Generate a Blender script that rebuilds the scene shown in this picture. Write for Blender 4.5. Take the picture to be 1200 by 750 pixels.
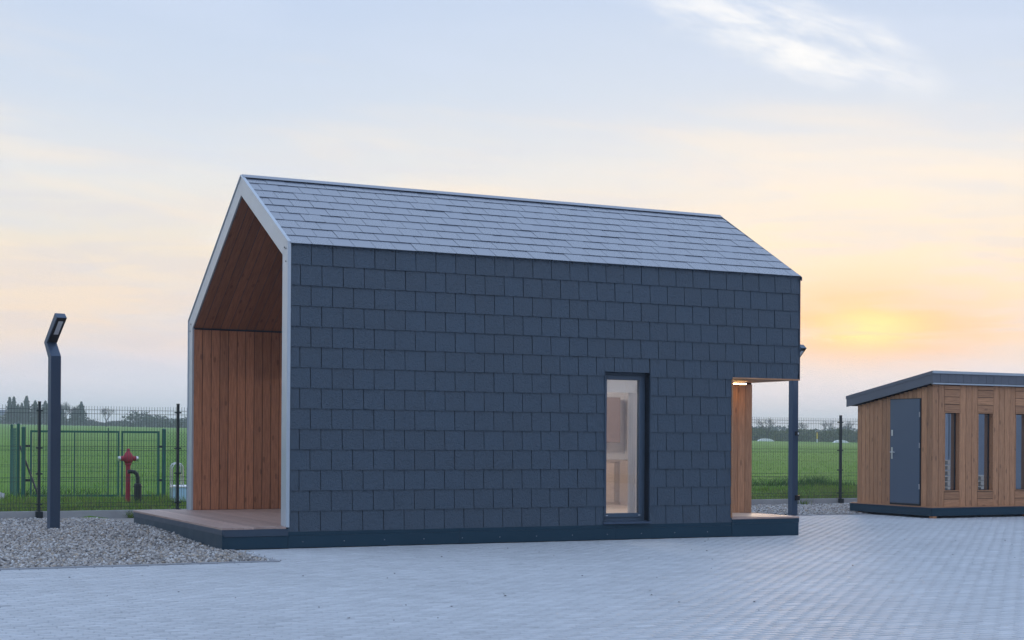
import bpy, math, random
import numpy as np
from mathutils import Vector, Matrix

for o in list(bpy.data.objects): bpy.data.objects.remove(o)
SC = bpy.context.scene
COL = SC.collection
random.seed(7)
RNG = np.random.default_rng(7)
R = math.radians

# ------------------------------------------------------------------ camera
EYE = 1.451
ROLL = 0.0065
cam = bpy.data.cameras.new('camera')
camo = bpy.data.objects.new('camera', cam); COL.objects.link(camo)
camo.location = (0, 0, EYE)
camo.rotation_euler = (R(90), -ROLL, 0)
cam.sensor_width = 36.0
cam.lens = 1785.0 / 1200.0 * 36.0
cam.shift_y = (515.842 - 375.0) / 1200.0
cam.clip_start = 0.1
cam.clip_end = 12000
SC.camera = camo
SC.cycles.volume_bounces = 3
SC.render.resolution_x, SC.render.resolution_y = 1024, 640

# ------------------------------------------------------------------ light
SUN_AZ, SUN_EL = 13.2, 4.2          # degrees right of the view axis, above the horizon
SC.view_settings.view_transform = 'Standard'
SC.view_settings.look = 'None'
SC.view_settings.exposure = 0.56
SC.view_settings.gamma = 1.0
SC.view_settings.use_curve_mapping = False
S = Vector((math.sin(R(SUN_AZ)) * math.cos(R(SUN_EL)), math.cos(R(SUN_AZ)) * math.cos(R(SUN_EL)), math.sin(R(SUN_EL))))
sl = bpy.data.lights.new('sun', 'SUN'); sl.energy = 0.6; sl.angle = R(11); sl.color = (1.0, 0.68, 0.40)
slo = bpy.data.objects.new('sun', sl); COL.objects.link(slo)
slo.rotation_euler = (-S).to_track_quat('-Z', 'Y').to_euler()
slo.location = (20, 60, 30)


def srgb(r, g, b):
    f = lambda c: (c / 255.0 / 12.92) if c / 255.0 <= 0.04045 else ((c / 255.0 + 0.055) / 1.055) ** 2.4
    return (f(r), f(g), f(b), 1.0)


class NT:
    """small helper to write node trees as expressions"""
    def __init__(self, tree):
        self.t = tree; self.n = tree.nodes; self.l = tree.links
    def set(self, sock, v):
        if isinstance(v, bpy.types.NodeSocket): self.l.new(v, sock)
        elif v is not None: sock.default_value = v
    def node(self, typ, **kw):
        nd = self.n.new(typ)
        for k, v in kw.items(): setattr(nd, k, v)
        return nd
    def m(self, op, a, b=0.0, c=None, clamp=False):
        nd = self.node('ShaderNodeMath', operation=op, use_clamp=clamp)
        self.set(nd.inputs[0], a); self.set(nd.inputs[1], b)
        if c is not None: self.set(nd.inputs[2], c)
        return nd.outputs[0]
    def v(self, op, a, b=None):
        nd = self.node('ShaderNodeVectorMath', operation=op)
        self.set(nd.inputs[0], a)
        if b is not None: self.set(nd.inputs[1], b)
        return nd.outputs['Value'] if op in ('DOT_PRODUCT', 'LENGTH') else nd.outputs[0]
    def mix(self, f, a, b, typ='MIX'):
        nd = self.node('ShaderNodeMix', data_type='RGBA', blend_type=typ)
        self.set(nd.inputs[0], f); self.set(nd.inputs[6], a); self.set(nd.inputs[7], b)
        return nd.outputs[2]
    def ramp(self, f, stops, interp='LINEAR'):
        nd = self.node('ShaderNodeValToRGB'); cr = nd.color_ramp; cr.interpolation = interp
        while len(cr.elements) < len(stops): cr.elements.new(0.5)
        for e, (p, c) in zip(cr.elements, stops):
            e.position = p; e.color = c if len(c) == 4 else (*c, 1)
        self.set(nd.inputs[0], f); return nd.outputs[0]
    def noise(self, vec, scale=5.0, detail=3.0, rough=0.5, dist=0.0):
        nd = self.node('ShaderNodeTexNoise')
        if vec is not None: self.l.new(vec, nd.inputs['Vector'])
        nd.inputs['Scale'].default_value = scale; nd.inputs['Detail'].default_value = detail
        nd.inputs['Roughness'].default_value = rough; nd.inputs['Distortion'].default_value = dist
        return nd.outputs[0]
    def sm(self, x, lo, hi):
        nd = self.node('ShaderNodeMapRange', interpolation_type='SMOOTHSTEP')
        self.set(nd.inputs[0], x); nd.inputs[1].default_value = lo; nd.inputs[2].default_value = hi
        return nd.outputs[0]
    def xyz(self, vec):
        nd = self.node('ShaderNodeSeparateXYZ'); self.l.new(vec, nd.inputs[0]); return nd.outputs
    def cxyz(self, x, y, z):
        nd = self.node('ShaderNodeCombineXYZ')
        for i, a in enumerate((x, y, z)): self.set(nd.inputs[i], a)
        return nd.outputs[0]


# ------------------------------------------------------------------ sky
W = bpy.data.worlds.new('World'); SC.world = W; W.use_nodes = True
W.node_tree.nodes.clear()
k = NT(W.node_tree)
out = k.node('ShaderNodeOutputWorld')
sky = k.node('ShaderNodeTexSky', sky_type='NISHITA')
sky.sun_disc = False
sky.sun_elevation = R(SUN_EL); sky.sun_rotation = R(SUN_AZ)
sky.air_density = 1.0; sky.dust_density = 1.5; sky.ozone_density = 1.5
D = k.v('NORMALIZE', k.node('ShaderNodeTexCoord').outputs['Generated'])
dx, dy, dz = k.xyz(D)
zz = k.m('MAXIMUM', dz, 0.0)
wob = k.m('MULTIPLY_ADD', k.noise(k.v('MULTIPLY', D, (2.2, 2.2, 9.0)), 1.3, 3, 0.5), 0.05, -0.025)
zw = k.m('MAXIMUM', k.m('ADD', zz, wob), 0.0)
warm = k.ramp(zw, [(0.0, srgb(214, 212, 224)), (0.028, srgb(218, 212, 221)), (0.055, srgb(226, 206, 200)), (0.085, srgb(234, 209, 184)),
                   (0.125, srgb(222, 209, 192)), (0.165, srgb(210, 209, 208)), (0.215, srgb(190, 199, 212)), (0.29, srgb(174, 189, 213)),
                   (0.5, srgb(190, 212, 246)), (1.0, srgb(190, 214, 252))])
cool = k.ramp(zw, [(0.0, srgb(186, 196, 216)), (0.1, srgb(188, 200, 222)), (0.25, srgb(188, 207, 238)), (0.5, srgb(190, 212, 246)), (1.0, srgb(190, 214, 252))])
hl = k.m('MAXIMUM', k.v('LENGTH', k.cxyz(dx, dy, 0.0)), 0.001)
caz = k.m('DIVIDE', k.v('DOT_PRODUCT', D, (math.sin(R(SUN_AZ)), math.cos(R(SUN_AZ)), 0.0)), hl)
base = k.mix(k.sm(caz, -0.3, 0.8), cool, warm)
# glow of the veiled sun, broken into flat streaks of cloud
dS = k.m('MAXIMUM', k.v('DOT_PRODUCT', D, tuple(S)), 0.0)
streak = k.noise(k.v('MULTIPLY', D, (7.0, 7.0, 60.0)), 1.6, 5, 0.55, 0.6)
streak2 = k.sm(streak, 0.33, 0.66)
az_ = k.m('MULTIPLY', k.v('DOT_PRODUCT', D, (math.cos(R(SUN_AZ)), -math.sin(R(SUN_AZ)), 0.0)), 57.3)
el_ = k.m('MULTIPLY', k.m('SUBTRACT', dz, math.sin(R(SUN_EL))), 57.3)
front = k.sm(dS, 0.2, 0.6)
def glow(a, b, de=0.0):
    e_ = k.m('ADD', el_, de)
    q_ = k.m('ADD', k.m('POWER', k.m('ABSOLUTE', k.m('DIVIDE', az_, a)), 2.0), k.m('POWER', k.m('ABSOLUTE', k.m('DIVIDE', e_, b)), 2.0))
    return k.m('MULTIPLY', front, k.m('EXPONENT', k.m('MULTIPLY', q_, -1.0)))
g1 = glow(1.9, 0.75, 0.05); g2 = glow(4.4, 1.55, 0.1); g3 = glow(13.0, 4.0, -1.2)
base = k.mix(k.m('MULTIPLY', k.sm(zz, 0.26, 0.10), k.m('MULTIPLY', k.sm(streak, 0.58, 0.36), 0.30)), base, srgb(196, 192, 204))
band = k.noise(k.v('MULTIPLY', k.v('ADD', D, k.cxyz(0.0, 0.0, k.m('MULTIPLY', dx, 0.12))), (2.4, 2.4, 17.0)), 1.9, 4, 0.5, 0.3)
base = k.mix(k.m('MULTIPLY', k.sm(zz, 0.30, 0.12), k.m('MULTIPLY', k.sm(band, 0.48, 0.68), 0.38)), base, srgb(246, 220, 186))
base = k.mix(k.m('MULTIPLY', k.sm(band, 0.46, 0.30), 0.30), base, srgb(190, 200, 218))
base = k.mix(k.m('MULTIPLY', g3, k.m('MULTIPLY_ADD', streak2, 0.30, 0.10)), base, srgb(255, 216, 168))
base = k.mix(k.m('MULTIPLY', g2, k.m('MULTIPLY_ADD', streak2, 0.50, 0.48)), base, srgb(240, 160, 72))
base = k.mix(k.m('MULTIPLY', g1, k.m('MULTIPLY_ADD', streak2, 0.50, 0.48)), base, (1.20, 0.80, 0.26, 1))
# thin grey-lavender bank that hides the lowest few degrees
bank = k.m('MULTIPLY', k.sm(k.m('ADD', zz, k.m('MULTIPLY', streak, -0.03)), 0.050, 0.018), 0.75)
base = k.mix(bank, base, srgb(218, 212, 221))
# high cirrus
px_ = k.m('DIVIDE', dx, k.m('MAXIMUM', dz, 0.06)); py_ = k.m('DIVIDE', dy, k.m('MAXIMUM', dz, 0.06))
P = k.cxyz(px_, py_, 0.0)
ci = k.noise(k.v('MULTIPLY', P, (1.3, 0.5, 1.0)), 1.0, 7, 0.62, 0.9)
cm = k.noise(k.v('ADD', k.v('MULTIPLY', P, (0.28, 0.20, 1.0)), (3.1, 7.7, 0.0)), 1.0, 2, 0.5)
cir = k.m('MULTIPLY', k.sm(ci, 0.5, 0.75), k.sm(cm, 0.50, 0.62))
# one brighter wisp
wd = Vector((0.178, 1.0, 0.266)).normalized()
rel = k.v('SUBTRACT', D, tuple(wd))
wa = k.v('DOT_PRODUCT', rel, (0.955, -0.15, -0.26)); wb = k.v('DOT_PRODUCT', rel, (0.25, -0.24, 0.94))
q1 = k.cxyz(k.m('MULTIPLY', wa, 9.0), k.m('MULTIPLY', wb, 34.0), 0.0)
wn1 = k.noise(q1, 1.6, 7, 0.62, 0.25)
wc_ = k.m('ADD', k.m('MULTIPLY', wb, 1.0), k.m('MULTIPLY_ADD', k.noise(k.cxyz(k.m('MULTIPLY', wa, 12.0), 3.3, 0.0), 1.0, 3), 0.05, -0.025))
wr = k.m('ADD', k.m('POWER', k.m('ABSOLUTE', k.m('MULTIPLY', wa, 10.5)), 2.0), k.m('POWER', k.m('ABSOLUTE', k.m('MULTIPLY', wc_, 42.0)), 2.0))
wisp = k.m('MULTIPLY', k.sm(wr, 1.5, 0.0), k.sm(wn1, 0.34, 0.66))
base = k.mix(k.m('MULTIPLY', cir, 0.35), base, srgb(246, 240, 232))
base = k.mix(k.m('MULTIPLY', wisp, 0.52), base, srgb(255, 247, 234))
bgA = k.node('ShaderNodeBackground'); k.l.new(sky.outputs[0], bgA.inputs[0]); bgA.inputs[1].default_value = 0.05
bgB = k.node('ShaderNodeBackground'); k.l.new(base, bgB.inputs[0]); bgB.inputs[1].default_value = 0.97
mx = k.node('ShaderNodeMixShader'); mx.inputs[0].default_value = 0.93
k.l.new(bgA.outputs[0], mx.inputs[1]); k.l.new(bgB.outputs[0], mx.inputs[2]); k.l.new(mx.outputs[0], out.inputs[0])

# ------------------------------------------------------------------ materials
MATS = {}


def mat(name, build):
    if name in MATS: return MATS[name]
    m_ = bpy.data.materials.new(name); m_.use_nodes = True
    t = m_.node_tree; t.nodes.clear(); kk = NT(t)
    o_ = kk.node('ShaderNodeOutputMaterial'); b_ = kk.node('ShaderNodeBsdfPrincipled')
    kk.l.new(b_.outputs[0], o_.inputs[0])
    build(kk, b_, o_); MATS[name] = m_; return m_


def objco(kk, rnd=37.0):
    co = kk.node('ShaderNodeTexCoord').outputs['Object']
    r_ = kk.node('ShaderNodeObjectInfo').outputs['Random']
    if rnd: co = kk.v('ADD', co, kk.cxyz(kk.m('MULTIPLY', r_, rnd), kk.m('MULTIPLY', r_, rnd * 1.7), kk.m('MULTIPLY', r_, rnd * 0.6)))
    return co, r_


def bump(kk, b_, h, strength=0.3, dist=0.01):
    bp = kk.node('ShaderNodeBump'); bp.inputs['Strength'].default_value = strength; bp.inputs['Distance'].default_value = dist
    kk.l.new(h, bp.inputs['Height']); kk.l.new(bp.outputs[0], b_.inputs['Normal'])


def m_plain(name, col, rough=0.5, metal=0.0, spec=0.5, var=0.12, scale=6.0, bmp=0.0, rrand=True):
    def f(kk, b_, o_):
        co, r_ = objco(kk)
        n = kk.noise(co, scale, 4, 0.6)
        v_ = kk.m('MULTIPLY_ADD', n, var * 2, 1 - var)
        if rrand: v_ = kk.m('MULTIPLY', v_, kk.m('MULTIPLY_ADD', r_, 0.06, 0.97))
        c = kk.mix(1.0, (*col, 1), kk.cxyz(v_, v_, v_), 'MULTIPLY')
        kk.set(b_.inputs['Base Color'], c)
        kk.set(b_.inputs['Roughness'], kk.m('MULTIPLY_ADD', kk.noise(co, scale * 3, 3), 0.14, rough - 0.07))
        b_.inputs['Metallic'].default_value = metal
        b_.inputs['Specular IOR Level'].default_value = spec
        if bmp: bump(kk, b_, kk.noise(co, scale * 14, 3), bmp, 0.004)
    return mat(name, f)


def m_wood(name, dark, light, rough=0.55, knots=True):
    def f(kk, b_, o_):     # grain along local X
        co, r_ = objco(kk, 61.0)
        g = kk.noise(kk.v('MULTIPLY', co, (1.2, 16.0, 16.0)), 3.0, 6, 0.62, 0.4)
        g2 = kk.noise(kk.v('MULTIPLY', co, (3.0, 70.0, 70.0)), 3.0, 3, 0.5)
        c = kk.mix(kk.sm(g, 0.25, 0.75), (*dark, 1), (*light, 1))
        tone = kk.m('MULTIPLY_ADD', r_, 0.34, 0.83)
        tone = kk.m('MULTIPLY', tone, kk.m('MULTIPLY_ADD', g2, 0.3, 0.85))
        if knots:
            vo = kk.node('ShaderNodeTexVoronoi'); vo.inputs['Scale'].default_value = 1.0
            kk.l.new(kk.v('MULTIPLY', co, (3.0, 7.0, 7.0)), vo.inputs['Vector'])
            kn = kk.sm(vo.outputs['Distance'], 0.10, 0.19)
            tone = kk.m('MULTIPLY', tone, kk.m('MULTIPLY_ADD', kn, 0.35, 0.65))
        c = kk.mix(1.0, c, kk.cxyz(tone, tone, tone), 'MULTIPLY')
        kk.set(b_.inputs['Base Color'], c)
        kk.set(b_.inputs['Roughness'], kk.m('MULTIPLY_ADD', g, 0.2, rough - 0.1))
        bump(kk, b_, g2, 0.18, 0.002)
    return mat(name, f)


def slate(name, base_c, r0, ior, bm, nv=0.9):
    def f(kk, b_, o_):
        co, r_ = objco(kk, 53.0)
        n1 = kk.noise(kk.v('MULTIPLY', co, (1, 1, 0.35)), 26.0, 6, 0.62, 1.1)
        n2 = kk.noise(co, 4.0, 3, 0.5)
        tone = kk.m('MULTIPLY', kk.m('MULTIPLY_ADD', r_, 0.14, 0.93), kk.m('MULTIPLY_ADD', n2, 0.20, 0.90))
        tone = kk.m('MULTIPLY', tone, kk.m('MULTIPLY_ADD', n1, nv, 1 - nv / 2))
        kk.set(b_.inputs['Base Color'], kk.mix(1.0, (*base_c, 1), kk.cxyz(tone, tone, tone), 'MULTIPLY'))
        kk.set(b_.inputs['Roughness'], kk.m('ADD', kk.m('MULTIPLY_ADD', n1, 0.12, r0), kk.m('MULTIPLY', r_, 0.05)))
        b_.inputs['IOR'].default_value = ior
        bump(kk, b_, n1, bm, 0.012)
    return mat(name, f)


SLATE = slate('slate_tile', (0.021, 0.045, 0.074), 0.34, 1.60, 1.0)       # riven wall slate
SLATER = slate('sky_sheen_slate', (0.105, 0.125, 0.165), 0.20, 2.5, 0.05, 0.25)   # smooth copy of the wall slate, sky sheen painted in as paler colour
WOOD = m_wood('thermo_wood', (0.25, 0.100, 0.048), (0.43, 0.178, 0.088))
WOODC = m_wood('shaded_porch_wood', (0.22, 0.092, 0.048), (0.37, 0.160, 0.086))  # same wood as the porch walls, ceiling shade put in as darker colour
DECK = m_wood('deck_wood', (0.30, 0.20, 0.165), (0.44, 0.31, 0.26), 0.5, False)
HUTW = m_wood('hut_wood', (0.31, 0.142, 0.066), (0.50, 0.248, 0.122))
FASC = m_plain('pale_metal', (0.44, 0.485, 0.53), 0.36, 0.35, 0.5, 0.14, 1.7)
DARK = m_plain('anthracite_metal', (0.012, 0.040, 0.064), 0.36, 0.0, 0.22, 0.10, 1.5)
DARK2 = m_plain('anthracite_strip', (0.035, 0.056, 0.085), 0.38, 0.0, 0.35, 0.10, 1.5)
BACK = m_plain('black_membrane', (0.012, 0.013, 0.015), 0.8)
FRAME = m_plain('window_frame_paint', (0.050, 0.078, 0.115), 0.42, 0.0, 0.5, 0.05)
PLAST = m_plain('white_plaster', (0.80, 0.77, 0.76), 0.8, 0.0, 0.3, 0.04)
TAN = m_wood('birch_panel', (0.56, 0.44, 0.35), (0.66, 0.54, 0.44), 0.5, False)
POSTM = m_plain('black_green_paint', (0.012, 0.020, 0.026), 0.45)
WIREM = m_plain('wire_coating', (0.030, 0.050, 0.050), 0.45)
GREENP = m_plain('green_paint', (0.012, 0.105, 0.080), 0.42)
LAMPM = m_plain('lamp_paint', (0.055, 0.085, 0.135), 0.38, 0.3, 0.5, 0.06)
LENS = m_plain('lamp_lens', (0.55, 0.58, 0.62), 0.3)
BLACK = m_plain('black_plastic', (0.010, 0.010, 0.012), 0.4)
REDP = m_plain('hydrant_red', (0.30, 0.022, 0.040), 0.55, 0.0, 0.4, 0.35, 12.0)
SILV = m_plain('silver_metal', (0.62, 0.63, 0.65), 0.3, 0.85)
WHITE = m_plain('white_paint', (0.78, 0.79, 0.80), 0.5)
LBLUE = m_plain('pale_blue_tank', (0.42, 0.62, 0.78), 0.45)
CONC = m_plain('concrete', (0.36, 0.36, 0.36), 0.85, 0.0, 0.3, 0.30, 3.0, 0.3)
DOORM = m_plain('door_steel', (0.075, 0.105, 0.150), 0.40, 0.0, 0.5, 0.05, 1.0)
BARK = m_plain('bark', (0.055, 0.045, 0.040), 0.9)


def f_glass(kk, b_, o_):
    t = kk.t; t.nodes.remove(b_)
    tr = kk.node('ShaderNodeBsdfTransparent'); tr.inputs[0].default_value = (0.90, 0.92, 0.92, 1)
    gl = kk.node('ShaderNodeBsdfGlossy'); gl.inputs['Roughness'].default_value = 0.015; gl.inputs[0].default_value = (0.95, 0.97, 1, 1)
    lw = kk.node('ShaderNodeFresnel'); lw.inputs[0].default_value = 1.52
    fac = kk.m('MULTIPLY', lw.outputs[0], 1.8, clamp=True)
    ms = kk.node('ShaderNodeMixShader'); kk.l.new(fac, ms.inputs[0]); kk.l.new(tr.outputs[0], ms.inputs[1]); kk.l.new(gl.outputs[0], ms.inputs[2])
    kk.l.new(ms.outputs[0], o_.inputs[0])


GLASS = mat('glass', f_glass)


def f_glass2(kk, b_, o_):     # sun-control glass of the hut: mostly mirror
    b_.inputs['Base Color'].default_value = (0.02, 0.025, 0.03, 1); b_.inputs['Roughness'].default_value = 0.02
    t = kk.t
    gl = kk.node('ShaderNodeBsdfGlossy'); gl.inputs['Roughness'].default_value = 0.012; gl.inputs[0].default_value = (0.75, 0.80, 0.86, 1)
    ms = kk.node('ShaderNodeMixShader'); ms.inputs[0].default_value = 0.55
    kk.l.new(b_.outputs[0], ms.inputs[1]); kk.l.new(gl.outputs[0], ms.inputs[2]); kk.l.new(ms.outputs[0], o_.inputs[0])


MIRG = mat('coated_glass', f_glass2)


def m_emit(name, col, s):
    def f(kk, b_, o_):
        b_.inputs['Base Color'].default_value = (0.8, 0.8, 0.8, 1)
        b_.inputs['Emission Color'].default_value = (*col, 1); b_.inputs['Emission Strength'].default_value = s
    return mat(name, f)


def f_sheer(kk, b_, o_):
    kk.t.nodes.remove(b_)
    d = kk.node('ShaderNodeBsdfDiffuse'); d.inputs[0].default_value = (0.82, 0.82, 0.84, 1)
    tl = kk.node('ShaderNodeBsdfTranslucent'); tl.inputs[0].default_value = (0.82, 0.82, 0.84, 1)
    tr = kk.node('ShaderNodeBsdfTransparent')
    a = kk.node('ShaderNodeMixShader'); a.inputs[0].default_value = 0.5
    kk.l.new(d.outputs[0], a.inputs[1]); kk.l.new(tl.outputs[0], a.inputs[2])
    b = kk.node('ShaderNodeMixShader'); b.inputs[0].default_value = 0.35
    kk.l.new(a.outputs[0], b.inputs[1]); kk.l.new(tr.outputs[0], b.inputs[2]); kk.l.new(b.outputs[0], o_.inputs[0])


SHEER = mat('sheer_fabric', f_sheer)

# ------------------------------------------------------------------ mesh helpers


class MB:
    def __init__(self): self.v = []; self.f = []
    def add(self, vs, fs):
        o_ = len(self.v); self.v += [tuple(p) for p in vs]; self.f += [tuple(i + o_ for i in f) for f in fs]; return self
    def box(self, x0, x1, y0, y1, z0, z1):
        return self.add([(x0, y0, z0), (x1, y0, z0), (x1, y1, z0), (x0, y1, z0), (x0, y0, z1), (x1, y0, z1), (x1, y1, z1), (x0, y1, z1)],
                        [(0, 3, 2, 1), (4, 5, 6, 7), (0, 1, 5, 4), (1, 2, 6, 5), (2, 3, 7, 6), (3, 0, 4, 7)])
    def prism(self, poly, a0, a1, axis=0):
        """extrude a polygon of (y,z) along x (axis 0), of (x,z) along y (axis 1) or of (x,y) along z (axis 2)"""
        n = len(poly)
        def pt(a, p): return (a, p[0], p[1]) if axis == 0 else ((p[0], a, p[1]) if axis == 1 else (p[0], p[1], a))
        vs = [pt(a0, p) for p in poly] + [pt(a1, p) for p in poly]
        fs = [tuple(range(n))[::-1], tuple(range(n, 2 * n))] + [(i, (i + 1) % n, n + (i + 1) % n, n + i) for i in range(n)]
        return self.add(vs, fs)
    def tube(self, pts, rad, n=8, caps=True):
        pts = [Vector(p) for p in pts]
        if not hasattr(rad, '__len__'): rad = [rad] * len(pts)
        rings = []; prev = None
        for i, p in enumerate(pts):
            d = (pts[min(i + 1, len(pts) - 1)] - pts[max(i - 1, 0)]).normalized()
            a = d.orthogonal().normalized() if prev is None else (prev - d * prev.dot(d)).normalized()
            prev = a; b = d.cross(a)
            rings.append([p + (a * math.cos(2 * math.pi * j / n) + b * math.sin(2 * math.pi * j / n)) * rad[i] for j in range(n)])
        vs = [q for r_ in rings for q in r_]
        fs = [(i * n + j, i * n + (j + 1) % n, (i + 1) * n + (j + 1) % n, (i + 1) * n + j) for i in range(len(pts) - 1) for j in range(n)]
        if caps: fs += [tuple(range(n))[::-1], tuple(range((len(pts) - 1) * n, len(pts) * n))]
        return self.add(vs, fs)
    def lathe(self, prof, n=20, c=(0, 0, 0)):
        vs = [(c[0] + r_ * math.cos(2 * math.pi * j / n), c[1] + r_ * math.sin(2 * math.pi * j / n), c[2] + z) for r_, z in prof for j in range(n)]
        fs = [(i * n + j, i * n + (j + 1) % n, (i + 1) * n + (j + 1) % n, (i + 1) * n + j) for i in range(len(prof) - 1) for j in range(n)]
        fs += [tuple(range(n))[::-1], tuple(range((len(prof) - 1) * n, len(prof) * n))]
        return self.add(vs, fs)
    def mesh(self, name, m_, smooth=False):
        me = bpy.data.meshes.new(name); me.from_pydata(self.v, [], self.f); me.validate(); me.update()
        import bmesh
        bm = bmesh.new(); bm.from_mesh(me); bmesh.ops.recalc_face_normals(bm, faces=bm.faces); bm.to_mesh(me); bm.free()
        if smooth: me.polygons.foreach_set('use_smooth', [True] * len(me.polygons))
        if m_: me.materials.append(m_)
        return me
    def obj(self, name, m_, parent=None, smooth=False, bevel=0.0):
        o_ = link(name, self.mesh(name, m_, smooth), parent)
        if bevel:
            b_ = o_.modifiers.new('bevel', 'BEVEL'); b_.width = bevel; b_.segments = 2; b_.limit_method = 'ANGLE'
        return o_


def link(name, data, parent=None, M=None):
    o_ = bpy.data.objects.new(name, data); COL.objects.link(o_)
    if parent is not None: o_.parent = parent
    if M is not None: o_.matrix_local = M
    return o_


def tag(o_, label=None, cat=None, group=None, kind=None):
    if label: o_['label'] = label
    if cat: o_['category'] = cat
    if group: o_['group'] = group
    if kind: o_['kind'] = kind
    return o_


def empty(name, loc, rz=0.0):
    o_ = bpy.data.objects.new(name, None); COL.objects.link(o_); o_.location = loc; o_.rotation_euler = (0, 0, rz)
    o_.empty_display_size = 0.2
    return o_


def copy_tree(o_, parent=None):
    c = o_.copy(); COL.objects.link(c); c.parent = parent
    for ch in o_.children: copy_tree(ch, c)
    return c


def basis(o_, x, y, z):
    """4x4 with columns x, y, z and origin o_"""
    return Matrix(((x[0], y[0], z[0], o_[0]), (x[1], y[1], z[1], o_[1]), (x[2], y[2], z[2], o_[2]), (0, 0, 0, 1)))


BOARDS = {}


def board(name, parent, L, wd, th, M, m_, ch=0.0012):
    """a plank: long axis local X (0..L), width local Y (0..wd), thickness local Z (0..th), eased edges on top"""
    key = (round(L, 3), round(wd, 3), round(th, 3), m_.name)
    if key not in BOARDS:
        b_ = MB()
        prof = [(0, 0), (wd, 0), (wd, th - ch), (wd - ch, th), (ch, th), (0, th - ch)]
        b_.prism(prof, 0, L, 0)
        BOARDS[key] = b_.mesh(name, m_)
    return link(name, BOARDS[key], parent, M)


def cloud(name, verts, faces, m_, cols=None, smooth=False):
    """big mesh from numpy arrays (faces: n x 3 or n x 4)"""
    me = bpy.data.meshes.new(name)
    verts = np.asarray(verts, np.float32).reshape(-1, 3); faces = np.asarray(faces, np.int32)
    nf, kf = faces.shape
    me.vertices.add(len(verts)); me.vertices.foreach_set('co', verts.ravel())
    me.loops.add(nf * kf); me.loops.foreach_set('vertex_index', faces.ravel())
    me.polygons.add(nf); me.polygons.foreach_set('loop_start', np.arange(0, nf * kf, kf, dtype=np.int32))
    me.polygons.foreach_set('loop_total', np.full(nf, kf, np.int32))
    if smooth: me.polygons.foreach_set('use_smooth', np.ones(nf, bool))
    me.update(calc_edges=True)
    if cols is not None:
        a = me.color_attributes.new('tint', 'FLOAT_COLOR', 'POINT')
        c = np.ones((len(verts), 4), np.float32); c[:, :3] = cols; a.data.foreach_set('color', c.ravel())
    me.materials.append(m_)
    return me


def attr_mat(name, rough=0.8, spec=0.3, nscale=30.0, nvar=0.2, bmp=0.0, transl=0.0):
    def f(kk, b_, o_):
        a = kk.node('ShaderNodeAttribute', attribute_name='tint').outputs['Color']
        co = kk.node('ShaderNodeTexCoord').outputs['Object']
        n = kk.noise(co, nscale, 4, 0.6)
        v_ = kk.m('MULTIPLY_ADD', n, nvar * 2, 1 - nvar)
        kk.set(b_.inputs['Base Color'], kk.mix(1.0, a, kk.cxyz(v_, v_, v_), 'MULTIPLY'))
        b_.inputs['Roughness'].default_value = rough; b_.inputs['Specular IOR Level'].default_value = spec
        if bmp: bump(kk, b_, n, bmp, 0.003)
        if transl:
            tl = kk.node('ShaderNodeBsdfTranslucent'); kk.l.new(a, tl.inputs[0])
            ms = kk.node('ShaderNodeMixShader'); ms.inputs[0].default_value = transl
            kk.l.new(b_.outputs[0], ms.inputs[1]); kk.l.new(tl.outputs[0], ms.inputs[2]); kk.l.new(ms.outputs[0], o_.inputs[0])
    return mat(name, f)


# ------------------------------------------------------------------ frames of the place
PHI = 0.458
HX, HY = -2.944, 20.082                       # near corner of the house
CP, SP = math.cos(PHI), math.sin(PHI)


def tw(t, w, h=0.0): return Vector((HX + t * CP - w * SP, HY + t * SP + w * CP, h))
def to_tw(X, Y): return ((X - HX) * CP + (Y - HY) * SP, -(X - HX) * SP + (Y - HY) * CP)


FA, FB = (-1.815, 8.66), (16.52, 9.40)         # two points of the fence line
def fence_w(t): return FA[1] + (t - FA[0]) * (FB[1] - FA[1]) / (FB[0] - FA[0])


def terrain(X, Y):
    """height of the land behind the fence"""
    X = np.asarray(X, float); Y = np.asarray(Y, float)
    t = (X - HX) * CP + (Y - HY) * SP; w = -(X - HX) * SP + (Y - HY) * CP
    d = w - (FA[1] + (t - FA[0]) * (FB[1] - FA[1]) / (FB[0] - FA[0]))       # metres beyond the fence
    far = np.minimum(Y, 500.0)
    z = 0.10 + 0.0076 * np.maximum(far - 36, 0) - 0.0126 * np.clip(X, -260, 200) * np.clip((Y - 36) / 200.0, 0, 1)
    z = z + 0.05 * np.sin(X * 0.11 + 1.0) * np.sin(Y * 0.07) * np.clip((Y - 40) / 60, 0, 1)
    return np.where(d > 0.0, z, -0.2)


# ------------------------------------------------------------------ ground
tag(MB().box(-4000, 4000, -400, 40, -1.5, -0.25).obj('ground', m_plain('earth', (0.10, 0.08, 0.06), 0.95, 0, 0.2, 0.3, 0.5)), kind='structure')


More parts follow.
